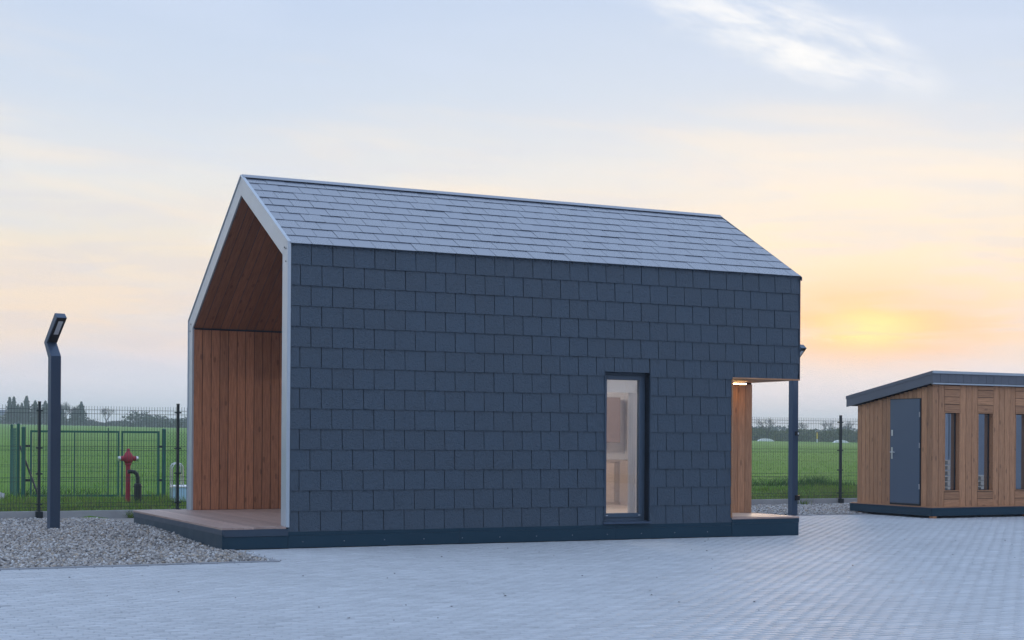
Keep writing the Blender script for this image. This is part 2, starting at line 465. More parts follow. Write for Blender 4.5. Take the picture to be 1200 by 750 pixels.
def f_field(kk, b_, o_):
    co = kk.node('ShaderNodeTexCoord').outputs['Object']
    n1 = kk.noise(co, 0.05, 4, 0.6); n2 = kk.noise(co, 0.9, 5, 0.65); n3 = kk.noise(co, 9.0, 4, 0.7)
    c = kk.mix(kk.sm(n1, 0.3, 0.7), (0.135, 0.275, 0.034, 1), (0.175, 0.310, 0.045, 1))
    c = kk.mix(kk.m('MULTIPLY', kk.sm(n2, 0.35, 0.75), 0.5), c, (0.085, 0.180, 0.036, 1))
    c = kk.mix(kk.m('MULTIPLY', kk.sm(n3, 0.55, 0.8), 0.5), c, (0.15, 0.22, 0.05, 1))
    # drill rows and a pair of tyre tracks
    x, y, z = kk.xyz(co)
    r_ = kk.m('SINE', kk.m('MULTIPLY', kk.m('ADD', kk.m('MULTIPLY', x, 0.9), kk.m('MULTIPLY', y, -0.44)), 12.0))
    c = kk.mix(kk.m('MULTIPLY', kk.sm(r_, 0.2, 1.0), 0.18), c, (0.05, 0.09, 0.03, 1))
    tr = kk.m('ADD', kk.m('MULTIPLY', x, 0.30), kk.m('ADD', y, kk.m('MULTIPLY', kk.noise(co, 0.06, 2), 10.0)))
    for off in (58.0, 60.2, 93.0, 95.2, 150.0, 152.4):
        dd = kk.m('ABSOLUTE', kk.m('SUBTRACT', tr, off))
        c = kk.mix(kk.m('MULTIPLY', kk.sm(dd, 0.7, 0.25), kk.m('MULTIPLY', kk.sm(n2, 0.3, 0.6), 0.55)), c, (0.035, 0.065, 0.022, 1))
    kk.set(b_.inputs['Base Color'], c); b_.inputs['Roughness'].default_value = 0.9; b_.inputs['Specular IOR Level'].default_value = 0.15
    bump(kk, b_, kk.m('ADD', n3, n2), 0.9, 0.12)


gy = np.concatenate([np.arange(22, 60, 0.8), np.arange(60, 200, 5), np.geomspace(200, 2600, 40)])
gx = np.concatenate([-np.geomspace(60, 1800, 26)[::-1], np.arange(-58, 58.1, 0.8), np.geomspace(60, 1800, 26)])
GX, GY = np.meshgrid(gx, gy)
GZ = terrain(GX, GY)
nx_, ny_ = len(gx), len(gy)
ii = (np.arange(ny_ - 1)[:, None] * nx_ + np.arange(nx_ - 1)[None, :]).ravel()
fme = cloud('field', np.stack([GX, GY, GZ], -1).reshape(-1, 3), np.stack([ii, ii + 1, ii + nx_ + 1, ii + nx_], -1), mat('crop_field', f_field), smooth=True)
tag(link('field', fme), kind='structure')

# hills far off
def hills(name, Y0, x0, x1, hfun, col):
    xs = np.linspace(x0, x1, 120); b_ = MB()
    rows = 6
    vs = [(x, Y0 + j * 60.0, hfun(x) * math.sin(min(1, j / (rows - 2)) * math.pi / 2) - (3 if j == 0 else 0)) for j in range(rows) for x in xs]
    fs = [(j * 120 + i, j * 120 + i + 1, (j + 1) * 120 + i + 1, (j + 1) * 120 + i) for j in range(rows - 1) for i in range(119)]
    return tag(b_.add(vs, fs).obj(name, m_plain(name + '_cover', col, 0.95, 0, 0.1, 0.3, 0.03), smooth=True), kind='structure')


hills('hills', 1300, -900, 900, lambda x: 17 + 9 * math.sin(x * 0.006 + 2.2) + 4 * math.sin(x * 0.021) + (6 if -420 < x < -280 else 0) * math.sin((x + 420) / 140 * math.pi), (0.05, 0.075, 0.05))

# ------------------------------------------------------------------ paving
yard = empty('paving', tw(0, 0, 0), PHI)
tag(yard, kind='structure')


def f_bed(kk, b_, o_):
    co = kk.node('ShaderNodeTexCoord').outputs['Object']
    br = kk.node('ShaderNodeTexBrick'); kk.l.new(co, br.inputs['Vector'])
    br.inputs['Scale'].default_value = 1.0; br.inputs['Brick Width'].default_value = 0.2; br.inputs['Row Height'].default_value = 0.1
    br.inputs['Mortar Size'].default_value = 0.008; br.inputs['Color1'].default_value = (0.40, 0.41, 0.42, 1); br.inputs['Color2'].default_value = (0.44, 0.45, 0.46, 1)
    br.inputs['Mortar'].default_value = (0.06, 0.06, 0.06, 1)
    kk.set(b_.inputs['Base Color'], br.outputs[0]); b_.inputs['Roughness'].default_value = 0.6


sb = MB()
sb.box(-60, 60, -60, -2.0, -0.3, -0.010).box(-0.80, 60, -2.0, 5.20, -0.3, -0.010)
sb.obj('paving_bed', mat('paving_bed', f_bed), yard)


def f_paver(kk, b_, o_, attr=True):
    co = kk.node('ShaderNodeTexCoord').outputs['Object']
    geo = kk.node('ShaderNodeNewGeometry').outputs['Position']
    a = kk.node('ShaderNodeAttribute', attribute_name='tint').outputs['Color']
    big = kk.noise(geo, 0.28, 4, 0.6); mid = kk.noise(geo, 2.1, 4, 0.6); fine = kk.noise(geo, 160.0, 2, 0.6)
    v_ = kk.m('MULTIPLY', kk.m('MULTIPLY_ADD', big, 0.30, 0.85), kk.m('MULTIPLY', kk.m('MULTIPLY_ADD', mid, 0.16, 0.92), kk.m('MULTIPLY_ADD', fine, 0.22, 0.89)))
    kk.set(b_.inputs['Base Color'], kk.mix(1.0, a, kk.cxyz(v_, v_, v_), 'MULTIPLY'))
    kk.set(b_.inputs['Roughness'], kk.m('MULTIPLY_ADD', mid, 0.16, 0.56)); b_.inputs['Specular IOR Level'].default_value = 0.4
    bump(kk, b_, fine, 0.25, 0.002)


PAVM = mat('concrete_paver', f_paver)
PW, PD, JT, CH = 0.2, 0.1, 0.008, 0.006
quads = []       # (t, w) of each paver corner
for j in range(-145, 53):
    w0 = j * PD
    for i in range(-40, 130):
        t0 = i * PW + (PW / 2 if j % 2 else 0)
        p = tw(t0 + .1, w0 + .05)
        if p.y < 8.8 or p.y > 36 or abs(p.x) > 0.40 * p.y + 0.5: continue
        if w0 < -2.05:
            pass
        elif t0 < -0.80 or w0 + PD > 5.12: continue
        elif -0.9 < t0 < 8.1 and 0.2 < w0 < 4.9: continue
        quads.append((t0, w0, p.y))
quads = np.array(quads)
order = np.argsort(quads[:, 2] + 0.12 * np.abs(quads[:, 0] - 2.0))
quads = quads[order]
tone = 1.0 + RNG.normal(0, 0.05, len(quads))
PCOL = np.array([0.47, 0.485, 0.50])


def paver_geo(t0, w0, z, slope):
    x0, x1, y0, y1 = t0 + JT / 2, t0 + PW - JT / 2, w0 + JT / 2, w0 + PD - JT / 2
    lo = -0.016
    v8 = np.stack([np.stack([x0, y0, z * 0 + lo], -1), np.stack([x1, y0, z * 0 + lo], -1), np.stack([x1, y1, z * 0 + lo], -1), np.stack([x0, y1, z * 0 + lo], -1),
                   np.stack([x0 + CH, y0 + CH, z - slope], -1), np.stack([x1 - CH, y0 + CH, z + slope], -1), np.stack([x1 - CH, y1 - CH, z + slope], -1), np.stack([x0 + CH, y1 - CH, z - slope], -1)], 1)
    return v8


PF = np.array([(4, 5, 6, 7), (0, 1, 5, 4), (1, 2, 6, 5), (2, 3, 7, 6), (3, 0, 4, 7)])
NEAR = 300
a = quads[NEAR:]
zr = RNG.normal(0, 0.0012, len(a)); slp = RNG.normal(0, 0.0004, len(a))
v8 = paver_geo(a[:, 0], a[:, 1], zr, slp)
fs = (np.arange(len(a)) * 8)[:, None, None] + PF[None]
tint = np.repeat(PCOL[None] * tone[NEAR:, None], 8, 0)
tag(link('paver_field', cloud('paver_field', v8.reshape(-1, 3), fs.reshape(-1, 4), PAVM, tint), yard), kind='stuff')
pm = []
for q in range(6):
    z1 = np.zeros(1)
    vv = paver_geo(z1, z1, z1, np.full(1, (q - 2.5) * 0.0003))
    pm.append(cloud('paver', vv.reshape(-1, 3), PF, PAVM, np.repeat((PCOL * (0.92 + q * 0.032))[None], 8, 0)))
for i in range(NEAR):
    o_ = link('paver', pm[i % 6 if i % 5 else (i * 7) % 6], yard); o_.location = (quads[i, 0], quads[i, 1], float(RNG.normal(0, 0.0012)))

# edging stones round the gravel
EDGE = m_plain('edging_concrete', (0.30, 0.31, 0.33), 0.8, 0, 0.3, 0.25, 4.0)
edging = empty('gravel_edging', tw(-0.8, -1.97, 0), PHI); tag(edging, kind='structure')
em = MB().box(0.002, 0.998, -0.03, 0.03, -0.25, 0.014).mesh('edging_stone', EDGE)
for i in range(9):
    o_ = link('edging_stone', em, edging); o_.location = (-1.0 - i, 0, 0)
em2 = MB().box(-0.03, 0.03, 0.002, 0.998, -0.25, 0.012).mesh('edging_stone', EDGE)
for i in range(2):
    o_ = link('edging_stone', em2, edging); o_.location = (0.03, -0.03 + i, 0)
em3 = MB().box(0.002, 0.998, -0.03, 0.03, -0.25, 0.012).mesh('edging_stone', EDGE)
for i in range(17):
    o_ = link('edging_stone', em3, edging); o_.location = (9.1 + 0.8 + i, 1.97 + 5.2, 0)

# ------------------------------------------------------------------ gravel
gb = MB()
gb.box(-14, -0.86, -1.93, 8.9, -0.3, -0.012).box(-0.86, 26, 5.25, 9.6, -0.3, -0.012)
gravel = gb.obj('gravel_bed', m_plain('gravel_bed', (0.26, 0.24, 0.22), 0.95, 0, 0.2, 0.5, 40, 0.6)); gravel.location = tw(0, 0, 0); gravel.rotation_euler = (0, 0, PHI)
tag(gravel, kind='structure')
ico = np.array([(1, 0, 0), (-1, 0, 0), (0, 1, 0), (0, -1, 0), (0, 0, 1), (0, 0, -1)], float)
icf = np.array([(0, 2, 4), (2, 1, 4), (1, 3, 4), (3, 0, 4), (2, 0, 5), (1, 2, 5), (3, 1, 5), (0, 3, 5)])


def stones(pts, size):
    n = len(pts)
    an = RNG.uniform(0, 2 * np.pi, n); sc = size * RNG.uniform(0.6, 1.45, (n, 1)) * np.stack([RNG.uniform(.8, 1.5, n), RNG.uniform(.6, 1.1, n), RNG.uniform(.5, .95, n)], -1)
    v = ico[None] * sc[:, None, :] * RNG.uniform(0.75, 1.25, (n, 6, 1))
    # tilt a little, spin freely
    tl = RNG.uniform(-.6, .6, n); c, s = np.cos(tl)[:, None], np.sin(tl)[:, None]
    v = np.stack([v[..., 0], v[..., 1] * c - v[..., 2] * s, v[..., 1] * s + v[..., 2] * c], -1)
    c, s = np.cos(an)[:, None], np.sin(an)[:, None]
    v = np.stack([v[..., 0] * c - v[..., 1] * s, v[..., 0] * s + v[..., 1] * c, v[..., 2]], -1)
    v += pts[:, None, :]
    f = (np.arange(n) * 6)[:, None, None] + icf[None]
    base_ = np.array([[0.42, 0.39, 0.36], [0.31, 0.285, 0.265], [0.52, 0.51, 0.50], [0.22, 0.205, 0.195], [0.39, 0.325, 0.26], [0.15, 0.145, 0.145]])
    cc = base_[RNG.choice(6, n, p=[.28, .24, .16, .12, .13, .07])] * RNG.uniform(.8, 1.2, (n, 1))
    return v.reshape(-1, 3), f.reshape(-1, 3), np.repeat(cc, 6, 0)


def gz(t, w):
    """gravel is raked up a little towards the deck"""
    return 0.012 * np.sin(t * 2.1 + 1) * np.sin(w * 1.7) + 0.10 * np.clip((w - 0.2) / 4.0, 0, 1) * np.clip(1 - (-0.9 - t) / 1.6, 0, 1) * np.clip(1 - (w - 4) / 5, 0, 1)


def scatter(n, t0, t1, w0, w1):
    t = RNG.uniform(t0, t1, n); w = RNG.uniform(w0, w1, n)
    X = HX + t * CP - w * SP; Y = HY + t * SP + w * CP
    ok = np.abs(X) < 0.40 * Y + 0.6
    return t[ok], w[ok]


t1_, w1_ = scatter(60000, -9.5, -0.82, -1.93, 8.7)
ok = ~((t1_ > -0.88) & (w1_ > -0.02))
t1_, w1_ = t1_[ok], w1_[ok]
va, fa, ca = stones(np.stack([t1_, w1_, RNG.uniform(-0.006, 0.014, len(t1_)) + gz(t1_, w1_)], -1), 0.021)
t2_, w2_ = scatter(26000, 8.8, 21, 5.3, 9.4)
vb, fb, cb = stones(np.stack([t2_, w2_, RNG.uniform(-0.006, 0.016, len(t2_))], -1), 0.026)
t3_, w3_ = scatter(110, -1.2, -0.5, -2.0, -0.05)     # a few strays on the paving strip by the deck corner
k3 = (t3_ < -0.6) ; t3_, w3_ = t3_[k3], w3_[k3]
vc, fc, cc_ = stones(np.stack([t3_, w3_, np.full(len(t3_), 0.006)], -1), 0.012)
gv = np.concatenate([va, vb, vc]); gf = np.concatenate([fa, fb + len(va), fc + len(va) + len(vb)])
gst = link('gravel', cloud('gravel', gv, gf, attr_mat('gravel_stone', 0.85, 0.3, 60, 0.2), np.concatenate([ca, cb, cc_])))
gst.location = tw(0, 0, 0); gst.rotation_euler = (0, 0, PHI); tag(gst, 'loose grey and tan crushed gravel beside the deck', 'gravel', kind='stuff')
# the raked-up heap under the stones
ht_ = np.linspace(-9.5, -0.87, 60); hw_ = np.linspace(-1.9, 8.6, 60); HT, HW = np.meshgrid(ht_, hw_)
ii = (np.arange(59)[:, None] * 60 + np.arange(59)[None]).ravel()
hp = link('gravel_heap', cloud('gravel_heap', np.stack([HT, HW, gz(HT, HW) - 0.004], -1).reshape(-1, 3), np.stack([ii, ii + 1, ii + 61, ii + 60], -1), MATS['gravel_bed'], smooth=True))
hp.location = tw(0, 0, 0); hp.rotation_euler = (0, 0, PHI); tag(hp, kind='structure')

# a few bits of litter on the paving
lit = MB()
for i in range(70):
    t = random.uniform(-4, 12); w = random.uniform(-9, -0.3); s = random.uniform(.006, .016); an_ = random.random() * 6
    c, sn = math.cos(an_) * s, math.sin(an_) * s
    lit.add([(t - c, w - sn, .003), (t + sn, w - c, .012), (t + c, w + sn, .004), (t - sn, w + c, .010)], [(0, 1, 2, 3)])
lo = lit.obj('leaf_litter', m_plain('dry_leaf', (0.05, 0.04, 0.035), 0.9)); lo.location = tw(0, 0, 0); lo.rotation_euler = (0, 0, PHI)
tag(lo, 'tiny dark leaf scraps scattered over the paving', 'litter', kind='stuff')

# ------------------------------------------------------------------ the house
house = empty('slate_house', tw(0, 0, 0), PHI)
tag(house, 'dark slate-tiled gabled house with wood-lined open porch and one narrow window', 'house')
L, WD = 8.271, 5.2
EAVE, RW, RH, EL2 = 4.050, 2.235, 5.260, 3.355
TB, DT, NT0, NH, NW = 0.223, 0.292, 7.026, 2.411, 1.25
TH = 0.25
aR = math.atan2(RH - EAVE, RW); aL = math.atan2(RH - EL2, WD - RW)
dR, dL = TH / math.cos(aR), TH / math.cos(aL)           # vertical thickness of the roof


def roof_h(w): return EAVE + (RH - EAVE) * w / RW if w <= RW else RH - (RH - EL2) * (w - RW) / (WD - RW)


WT0, WT1, WH0, WH1 = 4.790, 5.560, 0.262, 2.458          # window opening
PB = 1.85                                                # depth of the porch
SK = 0.03                                                # backing sits this far behind the tile plane
# front wall, its slates
fw = MB()
for (a0, a1, b0, b1) in ((0.0, WT0, TB, EAVE - .02), (WT0, WT1, TB, WH0), (WT0, WT1, WH1, EAVE - .02), (WT1, NT0, TB, EAVE - .02), (NT0, L, NH, EAVE - .02)):
    fw.box(a0, a1, SK, 0.21, b0, b1)
wall = fw.obj('wall', BACK, house)
ROWH, TWD = 0.272, 0.300
TILES = {}


def tile_mesh(name, wd, ht, m_, nm):
    """slate: lower edge proud, upper edge tucked in; local X width, Y up, Z out; lower corners slightly uneven"""
    key = (round(wd, 2), round(ht, 3), nm)
    if key not in TILES:
        th, lo_, hi_ = (0.010, 0.025, 0.008) if nm == 'w' else (0.006, 0.015, 0.007)
        v = [(0, 0, lo_ - th), (wd, 0, lo_ - th), (wd, ht + .012, hi_ - th), (0, ht + .012, hi_ - th), (0, 0, lo_), (wd, 0, lo_), (wd, ht + .012, hi_), (0, ht + .012, hi_)]
        TILES[key] = MB().add(v, [(0, 3, 2, 1), (4, 5, 6, 7), (0, 1, 5, 4), (1, 2, 6, 5), (2, 3, 7, 6), (3, 0, 4, 7)]).mesh(name, m_)
    return TILES[key]


def clip_rects(x0, x1, z0, z1):
    """subtract the window and the corner niche from a tile rectangle"""
    rects = [(x0, x1, z0, z1)]
    for (a0, a1, b0, b1) in ((WT0 - .004, WT1 + .004, WH0 - .03, WH1 + .004), (NT0, L + 1, -1, NH)):
        nr = []
        for (p0, p1, q0, q1) in rects:
            if p1 <= a0 or p0 >= a1 or q1 <= b0 or q0 >= b1: nr.append((p0, p1, q0, q1)); continue
            if p0 < a0: nr.append((p0, a0, q0, q1))
            if p1 > a1: nr.append((a1, p1, q0, q1))
            m0, m1 = max(p0, a0), min(p1, a1)
            if q1 > b1 + .001: nr.append((m0, m1, b1, q1))
            if q0 < b0 - .001: nr.append((m0, m1, q0, b0))
        rects = nr
    return [r_ for r_ in rects if r_[1] - r_[0] > .012 and r_[3] - r_[2] > .012]


tl = []
z = TB
for r_ in range(14):
    zt = z + ROWH if r_ < 13 else EAVE - 0.012
    off = 0.0 if r_ % 2 else 0.15        # the topmost row starts with a full tile
    x = off - 0.3
    while x < L:
        a0, a1 = max(x, 0.0), min(x + TWD, L)
        if a1 - a0 > 0.01: tl += clip_rects(a0 + .0048, a1 - .0048, z, zt - .002)
        x += TWD
    z = zt
tl.sort(key=lambda q: -(q[1] - q[0]) * (q[3] - q[2]))
NX, NY, NZ = Vector((1, 0, 0)), Vector((0, 0, 1)), Vector((0, -1, 0))
off_mb = MB()
for i, (a0, a1, b0, b1) in enumerate(tl):
    if i < 300:
        jit = random.gauss(0, 0.0012)
        M_ = basis((a0, SK - 0.002 + jit, b0 + random.gauss(0, .0007)), NX, NY, NZ)
        ob = link('wall_tile', tile_mesh('wall_tile', a1 - a0, b1 - b0, SLATE, 'w'), wall, M_ @ Matrix.Rotation(random.gauss(0, .0015), 4, 'Z') @ Matrix.Rotation(random.gauss(0, .004), 4, 'X'))
    else:
        d_ = SK - 0.002
        off_mb.add([(a0, d_ - .016, b0), (a1, d_ - .016, b0), (a1, d_, b1 + .012), (a0, d_, b1 + .012), (a0, d_ - .024, b0), (a1, d_ - .024, b0), (a1, d_ - .008, b1 + .012), (a0, d_ - .008, b1 + .012)],
                   [(0, 3, 2, 1), (4, 5, 6, 7), (0, 1, 5, 4), (1, 2, 6, 5), (2, 3, 7, 6), (3, 0, 4, 7)])
if off_mb.v: tag(off_mb.obj('wall_tile_cuts', SLATE, wall), kind='stuff')
# nail heads along the top row and in the fascia corner
nl = MB()
for i in range(27):
    for s in (.05, .25):
        t = i * .3 + s
        nl.box(t - .006, t + .006, .012, .03, EAVE - .052, EAVE - .040)
tag(nl.obj('nail_heads', BLACK, wall), kind='stuff')

# side and rear walls (rendered in slate), floor slab
lw_ = MB()
LWIN = ((2.1, 4.6, 0.42, 2.95), (4.8, 7.25, 0.42, 2.95))  # unseen back windows, enlarged to let more sky light into the room
def lwall(b_, y0, y1, top, tb=0.0):
    xs = [tb] + [q for w_ in LWIN for q in w_[:2]] + [L]
    for i in range(0, 6, 2): b_.box(xs[i], xs[i + 1], y0, y1, 0.02, top)
    for (a0, a1, c0, c1) in LWIN: b_.box(a0, a1, y0, y1, 0.02, c0).box(a0, a1, y0, y1, c1, top)
lwall(lw_, WD - .21, WD, EL2 - .02)
lw_.obj('wall', SLATE, house)
for (a0, a1, c0, c1) in LWIN:
    wf = MB()
    for q in ((a0, a0 + .07, c0, c1), (a1 - .07, a1, c0, c1), (a0 + .07, a1 - .07, c0, c0 + .07), (a0 + .07, a1 - .07, c1 - .07, c1), ((a0 + a1) / 2 - .04, (a0 + a1) / 2 + .04, c0 + .07, c1 - .07)):
        wf.box(q[0], q[1], WD - .12, WD - .06, q[2], q[3])
    wo = wf.obj('window', FRAME, house)
    MB().box(a0 + .07, a1 - .07, WD - .095, WD - .087, c0 + .07, c1 - .07).obj('pane', GLASS, wo)
bk = MB()
bk.prism([(NW + .1, DT + .01), (WD - .212, DT + .01), (WD - .212, EL2 - .1), (RW, RH - dL), (.02, EAVE - .03), (.02, NH + .1), (NW + .1, NH + .1)], L - .21, L - .004, 0)
bk.obj('wall', SLATE, house)
MB().box(0.02, L - .22, 0.24, WD - .22, 0.02, DT - .03).obj('floor_slab', CONC, house)
# inner faces
inn = MB()
for (a0, a1, b0, b1) in ((PB, WT0 - .02, DT, EAVE), (WT0 - .02, WT1 + .02, WH1 + .02, EAVE), (WT1 + .02, NT0 - .13, DT, EAVE), (NT0 - .13, L - .25, NH + .14, EAVE)):
    inn.box(a0, a1, .212, .25, b0, b1 - .2)
lwall(inn, WD - .25, WD - .212, EL2 - .25, PB + .07)
inn.prism([(NW + .12, DT), (WD - .26, DT), (WD - .26, EL2 - .25), (RW, RH - dL - .05), (.25, EAVE - .2), (.25, NH + .15), (NW + .12, NH + .15)], L - .25, L - .212, 0)
inn.box(NT0 - .16, NT0 - .125, .25, NW + .15, DT, NH + .15).box(NT0 - .16, L - .25, NW + .12, NW + .15, DT, NH + .15).box(NT0 - .125, L - .25, .25, NW + .12, NH + .12, NH + .15)
inn.obj('inner_wall', PLAST, house)
MB().box(PB + .1, L - .26, .25, WD - .26, DT - .03, DT + .005).obj('floor', TAN, house)

# roof slabs with slates
rf = MB().prism([(SK + .022, EAVE - .008), (RW, RH - .02), (RW, RH - dR), (SK + .022, EAVE - dR)], 0.0, L, 0)
roofR = rf.obj('roof', BACK, house)
ux = Vector((0, math.cos(aR), math.sin(aR))); un = Vector((0, -math.sin(aR), math.cos(aR)))
SL = math.hypot(RW, RH - EAVE)
pos = -0.035
rr = 0
RROW = 0.287
while pos < SL - .05:
    nxt = min(pos + RROW, SL - .03)
    x = -0.3 + (0.15 if rr % 2 else 0.0)
    while x < L:
        a0, a1 = max(x, 0.0), min(x + TWD, L)
        if a1 - a0 > .015:
            og = Vector((a0 + .003, 0, EAVE)) + ux * pos + un * (-.012 + random.gauss(0, .0008))
            link('roof_tile', tile_mesh('roof_tile', a1 - a0 - .006, nxt - pos, SLATER, 'r'), roofR, basis(og, NX, ux, un) @ Matrix.Rotation(random.gauss(0, .004), 4, 'X'))
        x += TWD
    pos = nxt; rr += 1
rl = MB().prism([(RW, RH), (WD, EL2), (WD, EL2 - dL), (RW, RH - dL)], 0.0, L, 0)
rl.obj('roof', SLATE, house)
# ridge flashing, verge strip at the far gable, eave strip
rc = MB()
p0 = Vector((0, RW, RH)); uy2 = Vector((0, -math.cos(aL), math.sin(aL)))
a_ = p0 - ux * .10 + un * .016; b_ = p0 + Vector((0, 0, .022)); c_ = p0 - uy2 * .10 + Vector((0, math.sin(aL), math.cos(aL))) * .016
rc.prism([(a_.y, a_.z), (b_.y, b_.z), (c_.y, c_.z), (RW, RH - .01)], -0.01, L + .005, 0)
rc.obj('ridge_cap', SLATER, house)
# portal fascia: four mitred pieces of pale sheet metal
FWD = 0.245
def off_profile(d):
    """outline of the gable offset inwards by d"""
    hr_ = EAVE - d * math.tan(0) - d / math.cos(aR) + d * math.tan(aR)
    hl_ = EL2 - d / math.cos(aL) + d * math.tan(aL)
    # apex: intersection of the two offset slopes
    tR, tL = math.tan(aR), math.tan(aL)
    cR = EAVE - d / math.cos(aR); cL = RH - d / math.cos(aL) + tL * RW
    w_ = (cL - cR) / (tR + tL)
    return [(d, DT), (d, hr_), (w_, cR + tR * w_), (WD - d, hl_), (WD - d, DT)]
Op = off_profile(-0.012); Ip = off_profile(FWD)
Op[0] = (-0.012, DT - .01); Op[4] = (WD + .012, DT - .01); Ip[0] = (FWD, DT + .002); Ip[4] = (WD - FWD, DT + .002)
for i in range(4):
    g = 0.0015
    q = [Vector(Op[i]), Vector(Op[i + 1]), Vector(Ip[i + 1]), Vector(Ip[i])]
    e = (q[1] - q[0]).normalized() * g; e2 = (q[2] - q[3]).normalized() * g
    q = [q[0] + e, q[1] - e, q[2] - e2, q[3] + e2]
    MB().prism([tuple(p) for p in q], -0.022, 0.012, 0).obj('fascia', FASC, house)
    # thin return lip standing on the outer edge
    n_ = (q[1] - q[0]).normalized(); nn = Vector((n_.y, -n_.x)) * (1 if i < 5 else -1)
    inn_ = (q[3] - q[0]); inn_ = inn_ - n_ * inn_.dot(n_); inn_ = inn_.normalized() * .02
    MB().prism([tuple(q[0]), tuple(q[1]), tuple(q[1] + inn_), tuple(q[0] + inn_)], -0.034, -0.0222, 0).obj('fascia_lip', FASC, house)
fsc = MB()
for (w_, h_) in ((.10, 3.97), (.16, 3.99), (.10, 3.80), (5.06, 3.29), (5.10, 3.18)):
    fsc.lathe([(.011, 0), (.011, .006)], 8)
    for i in range(len(fsc.v) - 16, len(fsc.v)):
        x_, y_, z_ = fsc.v[i]; fsc.v[i] = (-.022 - z_, w_ + x_, h_ + y_)
tag(fsc.obj('fascia_screws', BLACK, house), kind='stuff')

# porch lining: boards on both side walls and both ceiling slopes
BW = 0.143
def lining(name, base_m, Lb, n0, nb, mk):
    for i in range(nb):
        board(name, base_m, Lb, BW - .010, .018, mk(i), WOOD if name == 'wall_board' else WOODC)
hwl = roof_h(WD - .25) - dL - .02; hwr = roof_h(.25) - dR - .02
NB = 13
bl = MB().box(.004, PB, WD - .24, WD - .215, DT, hwl).obj('porch_wall_lining', BACK, house)
lining('wall_board', bl, hwl - DT - .004, 0, NB, lambda i: basis((.006 + i * BW, WD - .236, DT + .004), (0, 0, 1), (1, 0, 0), (0, -1, 0)) @ Matrix.Translation((0, 0, random.gauss(0, .0012))))
br = MB().box(.004, PB, .212, .236, DT, hwr).obj('porch_wall_lining', BACK, house)
lining('wall_board', br, hwr - DT - .004, 0, NB, lambda i: basis((.006 + i * BW, .232, DT + .004), (0, 0, 1), (-1, 0, 0), (0, 1, 0)) @ Matrix.Translation((0, -BW + .005, random.gauss(0, .0012))))
# ceilings
cs = math.hypot(WD - .26 - RW, math.tan(aL) * (WD - .26 - RW))
uL = Vector((0, math.cos(aL), -math.sin(aL))); nLd = Vector((0, -math.sin(aL), -math.cos(aL)))
cl = MB().prism([(RW, RH - dL + .002), (WD - .2, roof_h(WD - .2) - dL + .002), (WD - .2, roof_h(WD - .2) - dL + .02), (RW, RH - dL + .02)], .004, PB, 0).obj('porch_ceiling', BACK, house)
lining('ceiling_board', cl, cs - .02, 0, NB, lambda i: basis(Vector((.006 + i * BW, RW + .012, RH - dL + .006)) , (uL.x, uL.y, uL.z), (1, 0, 0), nLd) @ Matrix.Translation((0, 0, random.gauss(0, .001))))
cs2 = math.hypot(RW - .26, math.tan(aR) * (RW - .26))
uRd = Vector((0, -math.cos(aR), -math.sin(aR))); nRd = Vector((0, math.sin(aR), -math.cos(aR)))
cr_ = MB().prism([(RW, RH - dR + .002), (.2, roof_h(.2) - dR + .002), (.2, roof_h(.2) - dR + .02), (RW, RH - dR + .02)], .004, PB, 0).obj('porch_ceiling', BACK, house)
lining('ceiling_board', cr_, cs2 - .02, 0, NB, lambda i: basis(Vector((.006 + (i + 1) * BW - .005, RW - .012, RH - dR + .006)), (uRd.x, uRd.y, uRd.z), (-1, 0, 0), nRd))
# porch end wall: glazed doors
pg = MB()
gtop = 2.45
pg.box(PB, PB + .07, .25, WD - .25, gtop, gtop + .08)
ws_ = [.25 + i * (WD - .5) / 4 for i in range(5)]
for i in range(5):
    pg.box(PB, PB + .07, max(.25, ws_[i] - .04), min(WD - .25, ws_[i] + .04), DT, gtop)
pd = pg.obj('glazed_front', FRAME, house)
for i in range(4):
    MB().box(PB + .03, PB + .04, ws_[i] + .04, ws_[i + 1] - .04, DT + .02, gtop).obj('pane', GLASS, pd)
MB().prism([(.25, gtop + .08), (WD - .25, gtop + .08), (WD - .25, roof_h(WD - .25) - dL - .01), (RW, RH - dL - .03), (.25, roof_h(.25) - dR - .01)], PB, PB + .06, 0).obj('porch_end_panel', WOODC, house)

# deck: skirts, boards
dk = MB()
D0 = -0.886
dk.box(D0, D0 + .02, 0.0, WD, 0.0, .195).box(D0 + .02, 0.0, WD - .02, WD, 0.0, .262)
deck = dk.obj('deck', DARK, house)
MB().box(D0 - .006, D0 + .02, -.006, WD + .006, .197, .264).obj('deck_trim', DARK2, deck)
MB().box(D0 + .021, 0.0, -.006, .02, .172, .264).obj('deck_trim', DARK2, deck)
MB().box(D0 + .021, PB, .021, WD - .03, .15, .255).obj('deck_frame', BACK, deck)
nbd = int((PB - D0) / .145) + 1
for i in range(nbd):
    t = D0 - .008 + i * .145
    inside = t + .145 > 0.0
    w0, w1 = (-.010, WD + .006) if not inside else (.236, WD - .24)
    board('deck_board', deck, w1 - w0, .140, .026, basis((t + .140, w0, .266), (0, 1, 0), (-1, 0, 0), (0, 0, 1)) @ Matrix.Translation((0, 0, random.gauss(0, .0008))), DECK)
